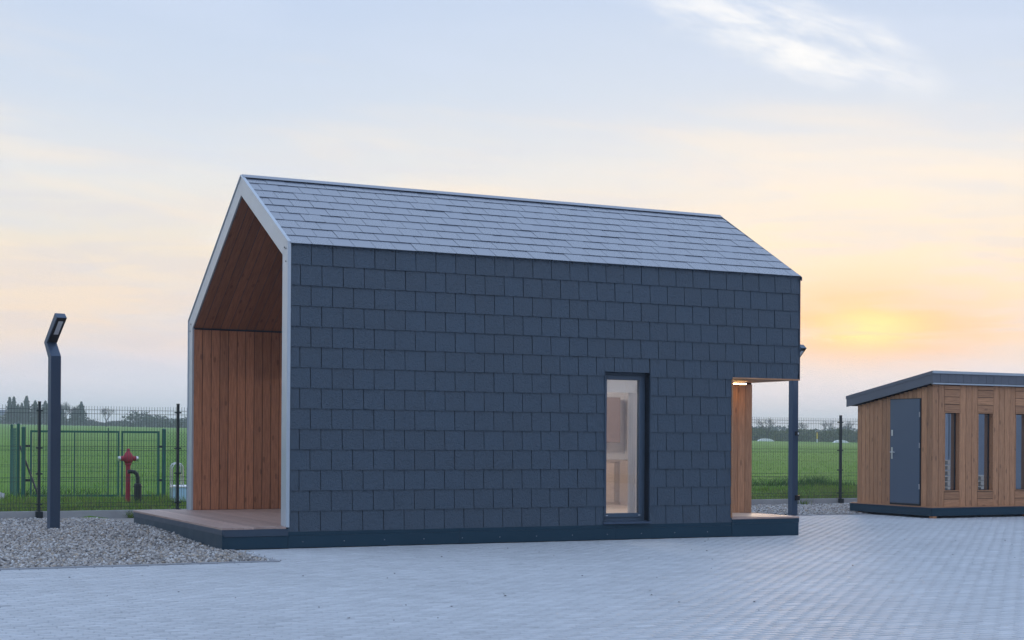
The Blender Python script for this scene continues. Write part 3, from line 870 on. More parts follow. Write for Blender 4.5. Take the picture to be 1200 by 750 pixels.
# plinth under the long wall
pl = MB().box(D0 + .021, NT0 - .01, .016, .036, 0.0, TB).obj('plinth', BACK, house)
cuts = [D0 + .001, 0.0, 2.48, 4.98, NT0]
for q0, q1 in zip(cuts[:-1], cuts[1:]):
    jz = random.uniform(-.002, .002)
    MB().box(q0 + .0015, q1 - .0015, .004 + jz * .5, .015, .010, .170).obj('plinth_panel', DARK, pl, bevel=.002)
    if q0 >= 0: MB().box(q0 + .0015, q1 - .0015, .006 + jz * .5, .0155, .1715, TB + .004).obj('plinth_panel', DARK, pl, bevel=.002)
psc = MB()
for i in range(12): psc.box(.2 + i * .58, .208 + i * .58, .001, .006, .083, .091)
tag(psc.obj('plinth_screws', SILV, pl), kind='stuff')
# corner niche: deck, boards, soffit, lamp
nd = MB().box(NT0 + .001, L - .002, -.003, .018, 0.0, .200).box(L - .02, L, .018, NW, 0.0, .200).obj('corner_deck', DARK, house)
MB().box(NT0 + .001, L + .004, -.008, .018, .202, .266).box(L - .02, L + .004, .0185, NW, .202, .266).obj('deck_trim', DARK, nd)
MB().box(NT0, L - .021, .019, NW, .10, .262).obj('deck_frame', BACK, nd)
for i in range(9):
    board('deck_board', nd, L + .006 - NT0, .138, .026, basis((NT0, -.010 + i * .1405, .268), (1, 0, 0), (0, 1, 0), (0, 0, 1)), DECK)
nw = MB().box(NT0 - .12, L - .01, NW + .019, NW + .10, .02, NH + .02).box(NT0 - .12, NT0 - .019, .03, NW + .019, .02, NH + .02).obj('niche_wall', BACK, house)
for i in range(9):
    t0 = L - .004 - (i + 1) * .1385
    board('wall_board', nw, NH - DT - .03, .134, .018, basis((t0, NW + .018, DT + .004), (0, 0, 1), (1, 0, 0), (0, -1, 0)), HUTW)
for i in range(9):
    board('wall_board', nw, NH - DT - .03, .134, .018, basis((NT0 - .018, .135 + i * .1385, DT + .004), (0, 0, 1), (0, -1, 0), (1, 0, 0)), HUTW)
ns = MB().box(NT0 - .02, L - .01, .03, NW + .1, NH + .02, NH + .11).obj('soffit', BACK, house)
for i in range(9):
    board('soffit_board', ns, L - NT0 + .018, .136, .018, basis((NT0 - .016, .012 + (i + 1) * .1385, NH + .018), (1, 0, 0), (0, -1, 0), (0, 0, -1)), HUTW)
MB().box(NT0 - .006, L + .002, -.002, .011, NH - .004, NH + .020).obj('soffit_trim', HUTW, house)
MB().box(NT0 - .012, NT0 + .004, -.003, .03, DT, NH - .005).obj('niche_trim', HUTW, house)
LED = m_emit('led', (1.0, 0.62, 0.22), 16.0)
la = MB().box(7.66, 7.92, .915, .985, NH - .028, NH - .001).obj('ceiling_lamp', SILV, house)
MB().box(7.67, 7.91, .910, .990, NH - .042, NH - .029).obj('lamp_diffuser', LED, la)
# far corner trim
MB().box(L - .0035, L + .012, .004, .03, NH, EAVE - .02).obj('corner_trim', DARK2, house)
MB().prism([(-.03, EAVE - .03), (RW, RH + .008), (RW, RH - .05), (-.03, EAVE - .09)], L + .001, L + .016, 0).obj('verge_trim', DARK2, house)

# the narrow window
FR = 0.13
wf = MB()
fo = .050
for q in ((WT0, WT0 + fo, WH0, WH1), (WT1 - fo, WT1, WH0, WH1), (WT0 + fo, WT1 - fo, WH0, WH0 + .065), (WT0 + fo, WT1 - fo, WH1 - fo, WH1)):
    wf.box(q[0], q[1], FR + .02, FR + .09, q[2], q[3])
win = wf.obj('window', FRAME, house, bevel=.004)
sf = MB(); s0, s1, g0, g1 = WT0 + .045, WT1 - .045, WH0 + .06, WH1 - .045; sw = .062
for q in ((s0, s0 + sw, g0, g1), (s1 - sw, s1, g0, g1), (s0 + sw, s1 - sw, g0, g0 + sw), (s0 + sw, s1 - sw, g1 - sw, g1)):
    sf.box(q[0], q[1], FR, FR + .075, q[2], q[3])
sf.obj('sash', FRAME, win, bevel=.005)
MB().box(s0 + sw - .004, s1 - sw + .004, FR + .03, FR + .036, g0 + sw - .004, g1 - sw + .004).obj('pane', GLASS, win)
rv = MB().box(WT0 - .004, WT0 + .0, .0, .215, WH0 - .02, WH1 + .003).box(WT1, WT1 + .004, .0, .215, WH0 - .02, WH1 + .003).box(WT0 - .004, WT1 + .004, .0, .215, WH1, WH1 + .004)
rv.obj('reveal', DARK2, win)
MB().prism([(-.035, WH0 - .026), (-.035, WH0 - .004), (FR + .02, WH0 + .012), (FR + .02, WH0 - .014)], WT0 - .02, WT1 + .02, 0).obj('sill', LAMPM, win)
dr = MB()
for t in (WT0 + .1, WT1 - .12): dr.box(t, t + .035, FR - .004, FR + .001, WH0 + .085, WH0 + .097)
dr.obj('drain_caps', SILV, win)

# inside the room
def room(name, mb, m_, label, cat):
    o_ = mb.obj(name, m_); o_.location = tw(0, 0, 0); o_.rotation_euler = (0, 0, PHI); return tag(o_, label, cat)
cu = MB()
n = 40; hb, htp = DT + .01, 2.30
pts = [(5.47 + .13 * i / n, .46 + .035 * math.sin(i * 1.15)) for i in range(n + 1)]
cu.add([(x, y, hb) for x, y in pts] + [(x, y, htp) for x, y in pts], [(i, i + 1, n + 2 + i, n + 1 + i) for i in range(n)])
room('curtain', cu, SHEER, 'white sheer curtain hanging behind the narrow window', 'curtain')
rb = MB().box(WT0 + .05, WT1 - .05, .27, .275, 2.17, 2.36).tube([(WT0 + .04, .28, 2.38), (WT1 - .04, .28, 2.38)], .025, 10)
room('roller_blind', rb, SHEER, 'pale roller blind rolled up at the head of the narrow window', 'blind')
wco = empty('wall_cabinet', tw(7.25, 4.9, 1.42), PHI); tag(wco, 'brown wooden wall cabinet seen inside through the narrow window', 'cabinet')
CABM = m_plain('cabinet_front', (0.36, 0.27, 0.24), 0.55)
MB().box(-.5, .49, -.28, .035, 0, .82).obj('carcass', CABM, wco)
for s in (-.5, -.003): MB().box(s + .003, s + .490, -.302, -.281, .003, .817).obj('door', CABM, wco)
ki = empty('sideboard', tw(6.9, 4.6, DT + .006), PHI); tag(ki, 'long pale birch sideboard along the inner wall of the slate house', 'sideboard')
MB().box(-1.6, 1.10, -.12, .33, .0, .77).obj('carcass', TAN, ki)
MB().box(-1.63, 1.105, -.16, .335, .772, .81).obj('top', TAN, ki)
for i in range(6): MB().box(-1.595 + i * .45, -1.155 + i * .45, -.14, -.121, .05, .765).obj('door', TAN, ki)
si = empty('tall_cupboard', tw(7.82, 3.4, DT + .006), PHI); tag(si, 'low birch cupboard against the end wall inside the slate house', 'cupboard')
MB().box(-.2, .18, -1.9, .98, 0, .80).obj('carcass', TAN, si)
for i in range(6): MB().box(-.22, -.201, -1.895 + i * .48, -1.42 + i * .48, .05, .79).obj('door', TAN, si)
si.name = 'low_cupboard'

pn = empty('room_fill_light', tw(5.4, 2.6, 2.55), PHI); tag(pn, 'unseen glowing globe added to brighten the room inside the slate house', 'fill light')  # light source added out of view to brighten the room behind the window
MB().tube([(0, 0, .17), (0, 0, RH - 2.55 - .6)], .006, 6).obj('cable', BLACK, pn)
MB().lathe([(.05, -.17), (.12, -.14), (.17, -.06), (.18, .02), (.15, .10), (.09, .15), (.03, .17)], 20).obj('globe', m_emit('fill_glow', (1.0, 0.88, 0.82), 85.0), pn, smooth=True)

# ------------------------------------------------------------------ garden hut
HP = 0.469
hut = empty('garden_hut', (8.051, 29.178, 0), HP)
tag(hut, 'small timber-clad hut with mono-pitch slate roof and grey steel door', 'hut')
HL, HWD = 5.2, 2.42
pb = MB().box(0, HL, 0, HWD, .045, .190).obj('plinth', DARK, hut, bevel=.006)
MB().box(-.006, HL + .006, -.006, HWD + .006, .191, .204).obj('plinth_cap', DARK2, pb)
MB().box(.02, HL - .02, .02, HWD - .02, .205, .222).obj('sill_board', HUTW, pb)
for (x_, y_) in ((.08, .06), (.12, 2.2), (2.5, .06), (2.5, 2.2), (5.0, .06), (5.0, 2.2)): MB().box(x_ - .05, x_ + .05, y_ - .05, y_ + .05, -.012, .046).obj('foot', HUTW, pb)
def hroof(w): return 2.82 + (w + .0) * (2.40 - 2.82) / 2.5
x0, y0, y1, zb = .075, .075, 2.28, .223
wins = [(0.372 + i * .0, 0) for i in range(0)]
WN = [(.372, .770), (1.225, 1.640), (2.215, 2.63), (3.07, 3.48), (3.95, 4.36)]
WZ0, WZ1 = .515, 2.052
core = MB()
xs = [x0 + .02] + [q for a in WN for q in a] + [HL - .08]
for i in range(0, len(xs), 2): core.box(xs[i], xs[i + 1], y0 + .02, y0 + .15, zb, 2.55)
for a in WN: core.box(a[0], a[1], y0 + .02, y0 + .15, zb, WZ0).box(a[0], a[1], y0 + .02, y0 + .15, WZ1, 2.55)
hw = core.obj('wall', BACK, hut)
# front boards
BWH = .131
def run_v(parent, a0, a1, zt0, zt1, mk):
    n_ = max(1, round((a1 - a0) / BWH)); bw = (a1 - a0) / n_
    for i in range(n_): board('wall_board', parent, zt1 - zt0, bw - .009, .019, mk(a0 + i * bw + .0025, zt0), HUTW)
fr = lambda x_, z_: basis((x_, y0 + .019, z_), (0, 0, 1), (1, 0, 0), (0, -1, 0)) @ Matrix.Translation((0, 0, random.gauss(0, .001)))
for i in range(0, len(xs), 2): run_v(hw, xs[i] if i else x0, xs[i + 1], zb, 2.575, fr)
for a in WN:
    for (z0_, z1_, n_) in ((zb, WZ0 - .004, 2), (WZ1 + .004, 2.575, 4)):
        hh = (z1_ - z0_) / n_ if n_ == 2 else .146
        for i in range(n_):
            za = z0_ + i * hh; zb2 = min(za + hh, z1_)
            if zb2 - za < .02: continue
            board('wall_board', hw, a[1] - a[0] - .006, zb2 - za - .009, .019, basis((a[0] + .003, y0 + .019, za), (1, 0, 0), (0, 0, 1), (0, -1, 0)), HUTW)
    wo = MB()
    for q in ((a[0] - .002, a[0] + .016, WZ0, WZ1), (a[1] - .016, a[1] + .002, WZ0, WZ1), (a[0] + .016, a[1] - .016, WZ0, WZ0 + .016), (a[0] + .016, a[1] - .016, WZ1 - .016, WZ1)):
        wo.box(q[0], q[1], y0 - .004, y0 + .175, q[2], q[3])
    wob = wo.obj('window', HUTW, hut)
    fb = MB()
    for q in ((a[0] + .016, a[0] + .036, WZ0 + .016, WZ1 - .016), (a[1] - .036, a[1] - .016, WZ0 + .016, WZ1 - .016), (a[0] + .036, a[1] - .036, WZ0 + .016, WZ0 + .03), (a[0] + .036, a[1] - .036, WZ1 - .03, WZ1 - .016)):
        fb.box(q[0], q[1], y0 + .10, y0 + .15, q[2], q[3])
    fb.obj('window_frame', BLACK, wob)
    MB().box(a[0] + .036, a[1] - .036, y0 + .115, y0 + .123, WZ0 + .03, WZ1 - .03).obj('pane', MIRG, wob)
# left wall with the door
DW0, DW1, DZ0, DZ1 = .405, 1.265, .245, 2.31
lc = MB()
lc.box(x0 + .02, x0 + .12, y0 + .151, DW0, zb, hroof(DW0) - .24)
lc.prism([(DW0, DZ1), (DW1, DZ1), (DW1, hroof(DW1) - .24), (DW0, hroof(DW0) - .24)], x0 + .02, x0 + .12, 0)
lc.prism([(DW1, zb), (y1, zb), (y1, hroof(y1) - .24), (DW1, hroof(DW1) - .24)], x0 + .02, x0 + .12, 0)
lwl = lc.obj('wall', BACK, hut)
def run_l(a0, a1, bottom):
    n_ = max(1, round((a1 - a0) / BWH)); bw = (a1 - a0) / n_
    for i in range(n_):
        q0 = a0 + i * bw + .0025; q1 = q0 + bw - .005
        zt = hroof(q1) - .225
        if zt - bottom < .02: continue
        board('wall_board', lwl, zt - bottom, bw - .009, .019, basis((x0 + .019, q1, bottom), (0, 0, 1), (0, -1, 0), (-1, 0, 0)) @ Matrix.Translation((0, 0, random.gauss(0, .001))), HUTW)
run_l(y0, DW0 - .012, zb); run_l(DW1 + .012, y1, zb); run_l(DW0 - .012, DW1 + .012, DZ1 + .012)
df = MB()
for q in ((DW0 - .01, DW0 + .018, DZ0 - .02, DZ1 + .01), (DW1 - .012, DW1 + .010, DZ0 - .02, DZ1 + .01), (DW0 + .018, DW1 - .012, DZ1 - .012, DZ1 + .01), (DW0 + .018, DW1 - .012, DZ0 - .02, DZ0 + .012)):
    df.box(x0 - .010, x0 + .06, q[0], q[1], q[2], q[3])
door = df.obj('door', BLACK, hut)
MB().box(x0 - .022, x0 + .02, DW0 + .012, DW1 - .006, DZ0 + .016, DZ1 - .006).obj('door_leaf', DOORM, door, bevel=.003)
hn = MB().box(x0 - .030, x0 - .0222, DW1 - .085, DW1 - .045, 1.13, 1.36).tube([(x0 - .028, DW1 - .065, 1.265), (x0 - .075, DW1 - .065, 1.265), (x0 - .078, DW1 - .10, 1.265), (x0 - .078, DW1 - .20, 1.262)], .010, 8)
hn.box(x0 - .032, x0 - .0301, DW1 - .075, DW1 - .055, 1.16, 1.20)
hn.obj('door_handle', SILV, door, bevel=.002)
MB().box(x0 - .030, x0 - .0222, DW1 - .088, DW1 - .046, 1.585, 1.705).obj('lock_plate', SILV, door, bevel=.002)
for z_ in (.55, 1.35, 1.95): MB().tube([(x0 - .028, DW0 + .006, z_), (x0 - .028, DW0 + .006, z_ + .1)], .009, 8).obj('hinge', SILV, door)
MB().prism([(y1 - .1, zb), (y1, zb), (y1, hroof(y1) - .25), (y1 - .1, hroof(y1 - .1) - .25)], x0 + .121, HL - .08, 0).obj('wall', HUTW, hut)
MB().prism([(y0 + .151, zb), (y1 - .101, zb), (y1 - .101, hroof(y1) - .25), (y0 + .151, hroof(y0 + .15) - .25)], HL - .2, HL - .08, 0).obj('wall', HUTW, hut)
HFAS = m_plain('hut_fascia', (0.115, 0.125, 0.150), 0.5, 0, 0.4, 0.12, 3)
# roof: slab, fascias, slates on the front edge, pale drip edge
rh_ = MB().prism([(-.0, hroof(0) - .03), (2.50, hroof(2.5) - .03), (2.50, hroof(2.5) - .20), (0, hroof(0) - .20)], 0.0, HL + .05, 0).obj('roof', BACK, hut)
MB().prism([(-.026, hroof(-.026) - .005), (2.52, hroof(2.52) - .005), (2.52, hroof(2.52) - .215), (-.026, hroof(-.026) - .225)], -.024, -.001, 0).obj('fascia', HFAS, rh_)
MB().prism([(-.026, hroof(-.026) + .010), (2.53, hroof(2.53) + .010), (2.53, hroof(2.53) - .055), (-.026, hroof(-.026) - .055)], -.032, -.0245, 0).obj('drip_edge', HFAS, rh_)
MB().prism([(-.04, hroof(-.04) + .006), (2.53, hroof(2.53) + .006), (2.53, hroof(2.53) - .028), (-.04, hroof(-.04) - .028)], -.0008, HL + .06, 0).obj('roof_sheet', SLATE, rh_)
n_ = int(HL / .1955)
for i in range(n_):
    MB().box(-.02 + i * .1955 + .003, -.02 + (i + 1) * .1955 - .003, -.022, -.004, 2.612, 2.785).obj('fascia_tile', HFAS, rh_)
MB().box(-.03, HL + .06, -.048, -.023, 2.786, 2.836).obj('drip_edge', FASC, rh_)
MB().box(-.005, HL + .03, -.018, .03, 2.578, 2.606).obj('fascia_trim', FASC, rh_)
MB().box(.001, HL, .05, 2.3, 2.55, 2.6).obj('soffit', BACK, rh_) if False else None

# ------------------------------------------------------------------ street lamps
def lamp(loc, label):
    o_ = empty('street_lamp', loc, math.atan2(-.75, .66) + math.pi / 2)       # local -Y is the way the head leans
    tag(o_, label, 'street lamp', 'angular lamp posts on the gravel')
    hw_, hd = .083, .055
    def sect(c, d, n_):   # rectangle around centre c, with depth along n_
        return [c + Vector((-hw_, 0, 0)) - n_ * hd, c + Vector((hw_, 0, 0)) - n_ * hd, c + Vector((hw_, 0, 0)) + n_ * hd, c + Vector((-hw_, 0, 0)) + n_ * hd]
    P0, P1, P2, P3 = Vector((0, 0, -.1)), Vector((0, 0, 2.70)), Vector((0, .155, 2.93)), Vector((0, -.215, 3.335))
    def prism_(a, b, na, nb):
        q = sect(a, 0, na) + sect(b, 0, nb)
        return MB().add(q, [(0, 3, 2, 1), (4, 5, 6, 7), (0, 1, 5, 4), (1, 2, 6, 5), (2, 3, 7, 6), (3, 0, 4, 7)])
    ny = Vector((0, 1, 0))
    d1 = (P2 - P1).normalized(); d2 = (P3 - P2).normalized()
    n1 = Vector((0, 1, -0.25)); n2 = Vector((0, 0.95, 0.10))
    nh = Vector((0, d2.z, -d2.y))
    prism_(P0, P1, ny, n1).obj('post', LAMPM, o_, bevel=.004)
    prism_(P1, P2, n1, n2).obj('neck', LAMPM, o_, bevel=.004)
    hd_ = prism_(P2, P3, n2, nh).obj('lamp_head', LAMPM, o_, bevel=.004)
    # recessed black underside with its lens
    u = d2
    face = -nh * (hd + .001)
    def pl(a, b, w_, off_, th):
        c0, c1 = P2 + u * a + face - nh * off_, P2 + u * b + face - nh * off_
        q = [c0 + Vector((-w_, 0, 0)), c0 + Vector((w_, 0, 0)), c1 + Vector((w_, 0, 0)), c1 + Vector((-w_, 0, 0))]
        q += [p - nh * th for p in q]
        return MB().add(q, [(0, 3, 2, 1), (4, 5, 6, 7), (0, 1, 5, 4), (1, 2, 6, 5), (2, 3, 7, 6), (3, 0, 4, 7)])
    up = pl(.06, .54, .072, 0, .004).obj('underside', BLACK, o_)
    pl(.22, .48, .036, .005, .004).obj('lens', LENS, up)
    MB().box(-.10, .10, -.075, .075, -.02, .012).obj('base_plate', LAMPM, o_)
    return o_
lamp((-7.134, 23.73, 0.0), 'grey-blue angular lamp post standing in the gravel before the green gate')
lp = lamp((5.559, 30.111, 0.0), 'grey-blue angular lamp post half hidden behind the niche of the slate house')
lk = MB().box(-.02, .075, -.085, -.056, 1.58, 1.66).obj('switch_box', BLACK, lp)
MB().box(.035, .065, -.088, -.0852, 1.60, 1.64).obj('switch_button', WHITE, lk)
MB().box(-.01, .11, -.09, -.056, .30, .40).box(.085, .12, -.07, .03, .32, .38).obj('clamp', BLACK, lp)
MB().tube([(.09, -.08, .31), (.14, -.10, .16), (.24, -.16, .03), (.38, -.22, .012)], .004, 6).obj('cable', WHITE, lp)

# ------------------------------------------------------------------ metal hall and pallets to the right (seen mirrored in the hut panes)
hall = empty('metal_hall', (27.0, 6.0, 0)); tag(hall, 'large pale grey sheet-metal hall mirrored in the hut windows', 'hall')
HM = m_plain('sheet_metal', (0.42, 0.46, 0.52), 0.45, 0.2, 0.5, 0.05, 0.4)
for i in range(40):
    MB().box(-.02 - (.03 if i % 2 else 0), .05, -24 + i * 1.2 + .01, -24 + (i + 1) * 1.2 - .01, .3, 6.0).obj('wall_panel', HM, hall)
MB().box(-.02, 12, -24, 24, -.012, .29).obj('plinth', CONC, hall)
MB().box(.06, 12, -24, 24, .3, 5.9).obj('wall', HM, hall)
MB().prism([(-.2, 6.0), (12.2, 6.0), (12.2, 6.15), (6, 6.9), (-.2, 6.15)], -24.2, 24.2, 1).obj('roof', DARK2, hall)
for y_ in (9.0, 17.0): MB().box(-.09, -.055, y_, y_ + 4.0, .05, 4.2).obj('roller_door', m_plain('roller_door', (0.30, 0.34, 0.40), 0.5), hall)
def pallet_stack(loc, rz, n_, label):
    o_ = empty('pallet_stack', loc, rz); tag(o_, label, 'pallets', 'pallet stacks beside the hall')
    for j in range(n_):
        z0_ = j * .145; mb = MB()
        for x_ in (-.55, 0, .45): mb.box(x_, x_ + .1, -.4, .4, z0_, z0_ + .1)
        for y_ in (-.4, -.2, -.02, .16, .30): mb.box(-.6, .6, y_, y_ + .1, z0_ + .101, z0_ + .123)
        mb.obj('pallet', m_plain('bleached_wood', (0.62, 0.58, 0.52), 0.8), o_)
pallet_stack((19.5, 24.9, 0), .3, 7, 'tall stack of bleached wooden pallets in front of the metal hall')
pallet_stack((21.5, 25.6, 0), .9, 4, 'low stack of bleached wooden pallets in front of the metal hall')
pallet_stack((20.8, 23.2, 0), .1, 5, 'middling stack of bleached wooden pallets in front of the metal hall')

# ------------------------------------------------------------------ kerb and fence
kerb = empty('kerb', tw(0, 0, 0), PHI); tag(kerb, kind='structure')
FL = math.atan2(FB[1] - FA[1], FB[0] - FA[0])
for i in range(-5, 10):
    t = FA[0] + i * 2.5
    q = MB().box(.004, 2.496, -.035, .035, -.3, .135).obj('kerb_slab', CONC, kerb, bevel=.006)
    q.location = (t, fence_w(t), random.uniform(-.006, .006)); q.rotation_euler = (0, 0, FL)
fence = empty('mesh_fence', tw(FA[0], FA[1], 0), PHI + FL)
tag(fence, 'dark welded-wire panel fence on a concrete kerb behind the house', 'fence')
fposts = [-7.5, -5.0, -2.5, 0.0, 2.5, 5.1, 7.7, 10.2, 12.9, 15.50, 18.33, 20.83, 23.33]
pst = MB().box(-.022, .022, -.062, -.010, .10, 2.075).mesh('post', POSTM)
cap = MB().box(-.026, .026, -.066, -.006, 2.0752, 2.085).mesh('post_cap', BLACK)
cla = MB().box(-.052, .052, -.074, -.0622, -.014, .014).box(-.052, -.046, -.062, .02, -.014, .014).box(.046, .052, -.062, .02, -.014, .014).mesh('clamp', POSTM)
shoe = MB().box(-.06, .06, -.10, -.036, .02, .13).box(-.055, .055, -.036, .05, .1362, .148).mesh('post_shoe', POSTM)
for t in fposts:
    p = link('post', pst, fence); p.location = (t, 0, 0)
    c = link('post_cap', cap, p); c = link('post_shoe', shoe, p)
    for z_ in (1.92, 1.26, .80, .26):
        c = link('clamp', cla, p); c.location = (0, 0, z_)
RAD = .0036
for a, b in zip(fposts[:-1], fposts[1:]):
    mb = MB(); n_ = round((b - a - .06) / .05)
    def wire(p, q, r_=RAD):
        p, q = Vector(p), Vector(q); d = (q - p).normalized(); s_ = Vector((0, 1, 0)); o2 = d.cross(s_)
        vs = [p + s_ * r_, p - s_ * r_ * .5 + o2 * r_ * .87, p - s_ * r_ * .5 - o2 * r_ * .87]; vs += [v + (q - p) for v in vs]
        mb.add(vs, [(0, 1, 4, 3), (1, 2, 5, 4), (2, 0, 3, 5)])
    for i in range(n_ + 1):
        x_ = a + .03 + (b - a - .06) * i / n_
        prev = (x_, 0, .155)
        for (z_, y_) in ((.20, 0), (.235, .022), (.27, 0), (.66, 0), (.695, .022), (.73, 0), (1.22, 0), (1.255, .022), (1.29, 0), (1.88, 0), (1.915, .022), (1.95, 0), (2.02, 0)):
            pass
        wire((x_, 0, .155), (x_, 0, 2.02))
    for z_ in (.20, .27, .66, .73, 1.22, 1.29, 1.88, 1.95): wire((a + .02, .004, z_), (b - .02, .004, z_), .0042)
    mb.obj('wire_panel', WIREM, fence)

# ------------------------------------------------------------------ green gate beyond the fence
GA, GB = Vector((-10.62, 33.45, 0)), Vector((-7.80, 34.05, 0))
gl_ = (GB - GA).length; ga = math.atan2(GB.y - GA.y, GB.x - GA.x)
def tz(p): return float(terrain(p.x, p.y))
gate = empty('green_gate', (GA.x, GA.y, tz(GA) - .02), ga)
tag(gate, 'dark green double-leaf steel mesh gate standing in the grass', 'gate')
GH = 1.52
def post_(x_, r_, h_, par, m_=GREENP, y_=0.0):
    o_ = MB().tube([(x_, y_, -.15), (x_, y_, h_)], r_, 12).obj('post', m_, par, smooth=False)
    MB().lathe([(r_ + .004, h_), (r_ + .004, h_ + .012), (r_ * .5, h_ + .03)], 12, (x_, y_, 0)).obj('post_cap', m_, o_)
    return o_
post_(-.10, .047, GH + .05, gate); post_(gl_ + .02, .047, GH + .03, gate)
def leaf(x0_, x1_, xs_):
    f_ = MB()
    for x_ in (x0_, x1_): f_.box(x_ - .022, x_ + .022, -.02, .02, .06, GH)
    f_.box(x0_ + .022, x1_ - .022, -.02, .02, GH - .044, GH).box(x0_ + .022, x1_ - .022, -.02, .02, .06, .104)
    for x_ in xs_: f_.box(x_ - .014, x_ + .014, -.0145, .0145, .104, GH - .044)
    o_ = f_.obj('leaf', GREENP, gate)
    m2 = MB(); n_ = int((x1_ - x0_) / .05)
    for i in range(1, n_):
        x_ = x0_ + (x1_ - x0_) * i / n_; m2.box(x_ - .0026, x_ + .0026, .006, .011, .10, GH - .04)
    for j in range(1, 8):
        z_ = .1 + (GH - .14) * j / 8; m2.box(x0_, x1_, -.001, .005, z_ - .003, z_ + .003)
    m2.obj('mesh_infill', GREENP, o_)
    return o_
leaf(.06, 1.92, (.98, 1.70)); leaf(2.0, gl_ - .10, ())
for z_ in (.4, 1.15):
    MB().box(-.07, .045, -.02, .02, z_, z_ + .05).obj('hinge', BLACK, gate); MB().box(gl_ - .09, gl_ + .0, -.02, .02, z_, z_ + .05).obj('hinge', BLACK, gate)
MB().tube([(1.70, -.03, .02), (1.70, -.03, GH + .06)], .014, 8).obj('drop_bolt', GREENP, gate)
# side run of green chain-link seen edge on, with its strut
sf_ = empty('chain_link_fence', (GA.x - .24, GA.y + .05, tz(GA) - .02), 1.94)
tag(sf_, 'green chain-link fence running away into the field beside the gate', 'fence')
for x_ in (0, 2.6): post_(x_, .032, GH + .12, sf_)
def chain(x0_, x1_, z0_, z1_, par, y_=.036, s_=.075):
    mb = MB(); n_ = int((x1_ - x0_) / s_); H_ = z1_ - z0_
    for i in range(-int(H_ / s_) - 1, n_ + 1):
        for d_ in (1, -1):
            xa = x0_ + i * s_; za, zb_ = (z0_, z1_) if d_ > 0 else (z1_, z0_)
            xb = xa + H_
            # clip to the panel
            p, q = Vector((xa, y_, za)), Vector((xb, y_, zb_))
            def cut(p, q, X):
                f_ = (X - p.x) / (q.x - p.x); return p + (q - p) * f_
            if xb < x0_ or xa > x1_: continue
            if p.x < x0_: p = cut(p, q, x0_)
            if q.x > x1_: q = cut(p, q, x1_)
            if (q - p).length < .03: continue
            r_ = .0022; d2_ = (q - p).normalized(); o2 = d2_.cross(Vector((0, 1, 0))) * r_; s2 = Vector((0, r_, 0))
            mb.add([p + o2, p - o2, p + s2, q + o2, q - o2, q + s2], [(0, 1, 4, 3), (1, 2, 5, 4), (2, 0, 3, 5)])
    return mb.obj('wire_netting', GREENP, par)
chain(0, 2.6, .05, GH + .05, sf_)
MB().tube([(0.25, -.05, GH - .35), (-.62, -.42, .02)], .022, 8).obj('strut', BLACK, sf_)
sr = empty('chain_link_fence', (GB.x + .12, GB.y + .02, tz(GB) - .02), ga + .35)
tag(sr, 'green chain-link fence running behind the house from the gate post', 'fence')
for x_ in (2.6, 5.2): post_(x_, .03, GH, sr)
chain(0, 5.2, .05, GH - .02, sr)

# ------------------------------------------------------------------ hydrant, vent pipe, tank
hyp = Vector((-7.97, 31.64, 0)); hyp.z = tz(hyp) - .03
hy = empty('fire_hydrant', hyp, .45); tag(hy, 'red pillar fire hydrant standing in the grass behind the fence', 'hydrant')
MB().lathe([(.050, -.1), (.050, .80), (.066, .82), (.066, .86)], 20).obj('pillar', REDP, hy, smooth=False)
hb_ = MB().lathe([(.075, .86), (.098, .90), (.105, .97), (.096, 1.01), (.080, 1.04), (.055, 1.075), (.036, 1.10), (.034, 1.145), (.020, 1.155)], 20).obj('head', REDP, hy, smooth=True)
for s in (-1, 1):
    MB().tube([(s * .08, 0, .955), (s * .16, 0, .945)], [.052, .050], 14).obj('outlet', REDP, hb_)
    c_ = MB().tube([(s * .161, 0, .945), (s * .205, 0, .94)], [.056, .050], 14).obj('outlet_cap', SILV, hb_)
MB().lathe([(.085, .0), (.085, .02)], 20).obj('flange', REDP, hy)
vpp = Vector((-7.72, 31.45, 0)); vpp.z = tz(vpp) - .03
vp = empty('vent_pipe', vpp, .3); tag(vp, 'black insulated standpipe with a bent top beside the red hydrant', 'pipe')
MB().lathe([(.078, -.1), (.078, .38), (.074, .42), (.062, .44)], 18).obj('sleeve', BLACK, vp)
MB().tube([(0, 0, .43), (0, 0, .56), (-.02, 0, .63), (-.07, 0, .675), (-.14, 0, .685), (-.20, 0, .675)], .042, 12).obj('elbow', BLACK, vp)
MB().lathe([(.092, .36), (.092, .385)], 18).obj('collar', BLACK, vp)
tk = Vector((-6.95, 32.7, 0)); tk.z = tz(tk)
ta = empty('water_tank', tk, .35); tag(ta, 'low pale blue plastic tank with silver grab rails behind the fence', 'tank')
MB().box(-.30, 1.0, -.4, .4, -.05, .30).obj('basin', LBLUE, ta, bevel=.03)
MB().box(-.32, 1.02, -.42, .42, .301, .335).obj('rim', WHITE, ta, bevel=.01)
for y_ in (-.22, .10):
    MB().tube([(-.36, y_, .02), (-.36, y_, .72), (-.33, y_, .79), (-.26, y_, .82), (-.18, y_, .80), (-.14, y_, .74), (-.13, y_, .33)], .014, 10).obj('grab_rail', SILV, ta)
MB().tube([(-.36, -.22, .30), (-.36, .10, .30)], .016, 8).obj('rung', SILV, ta)

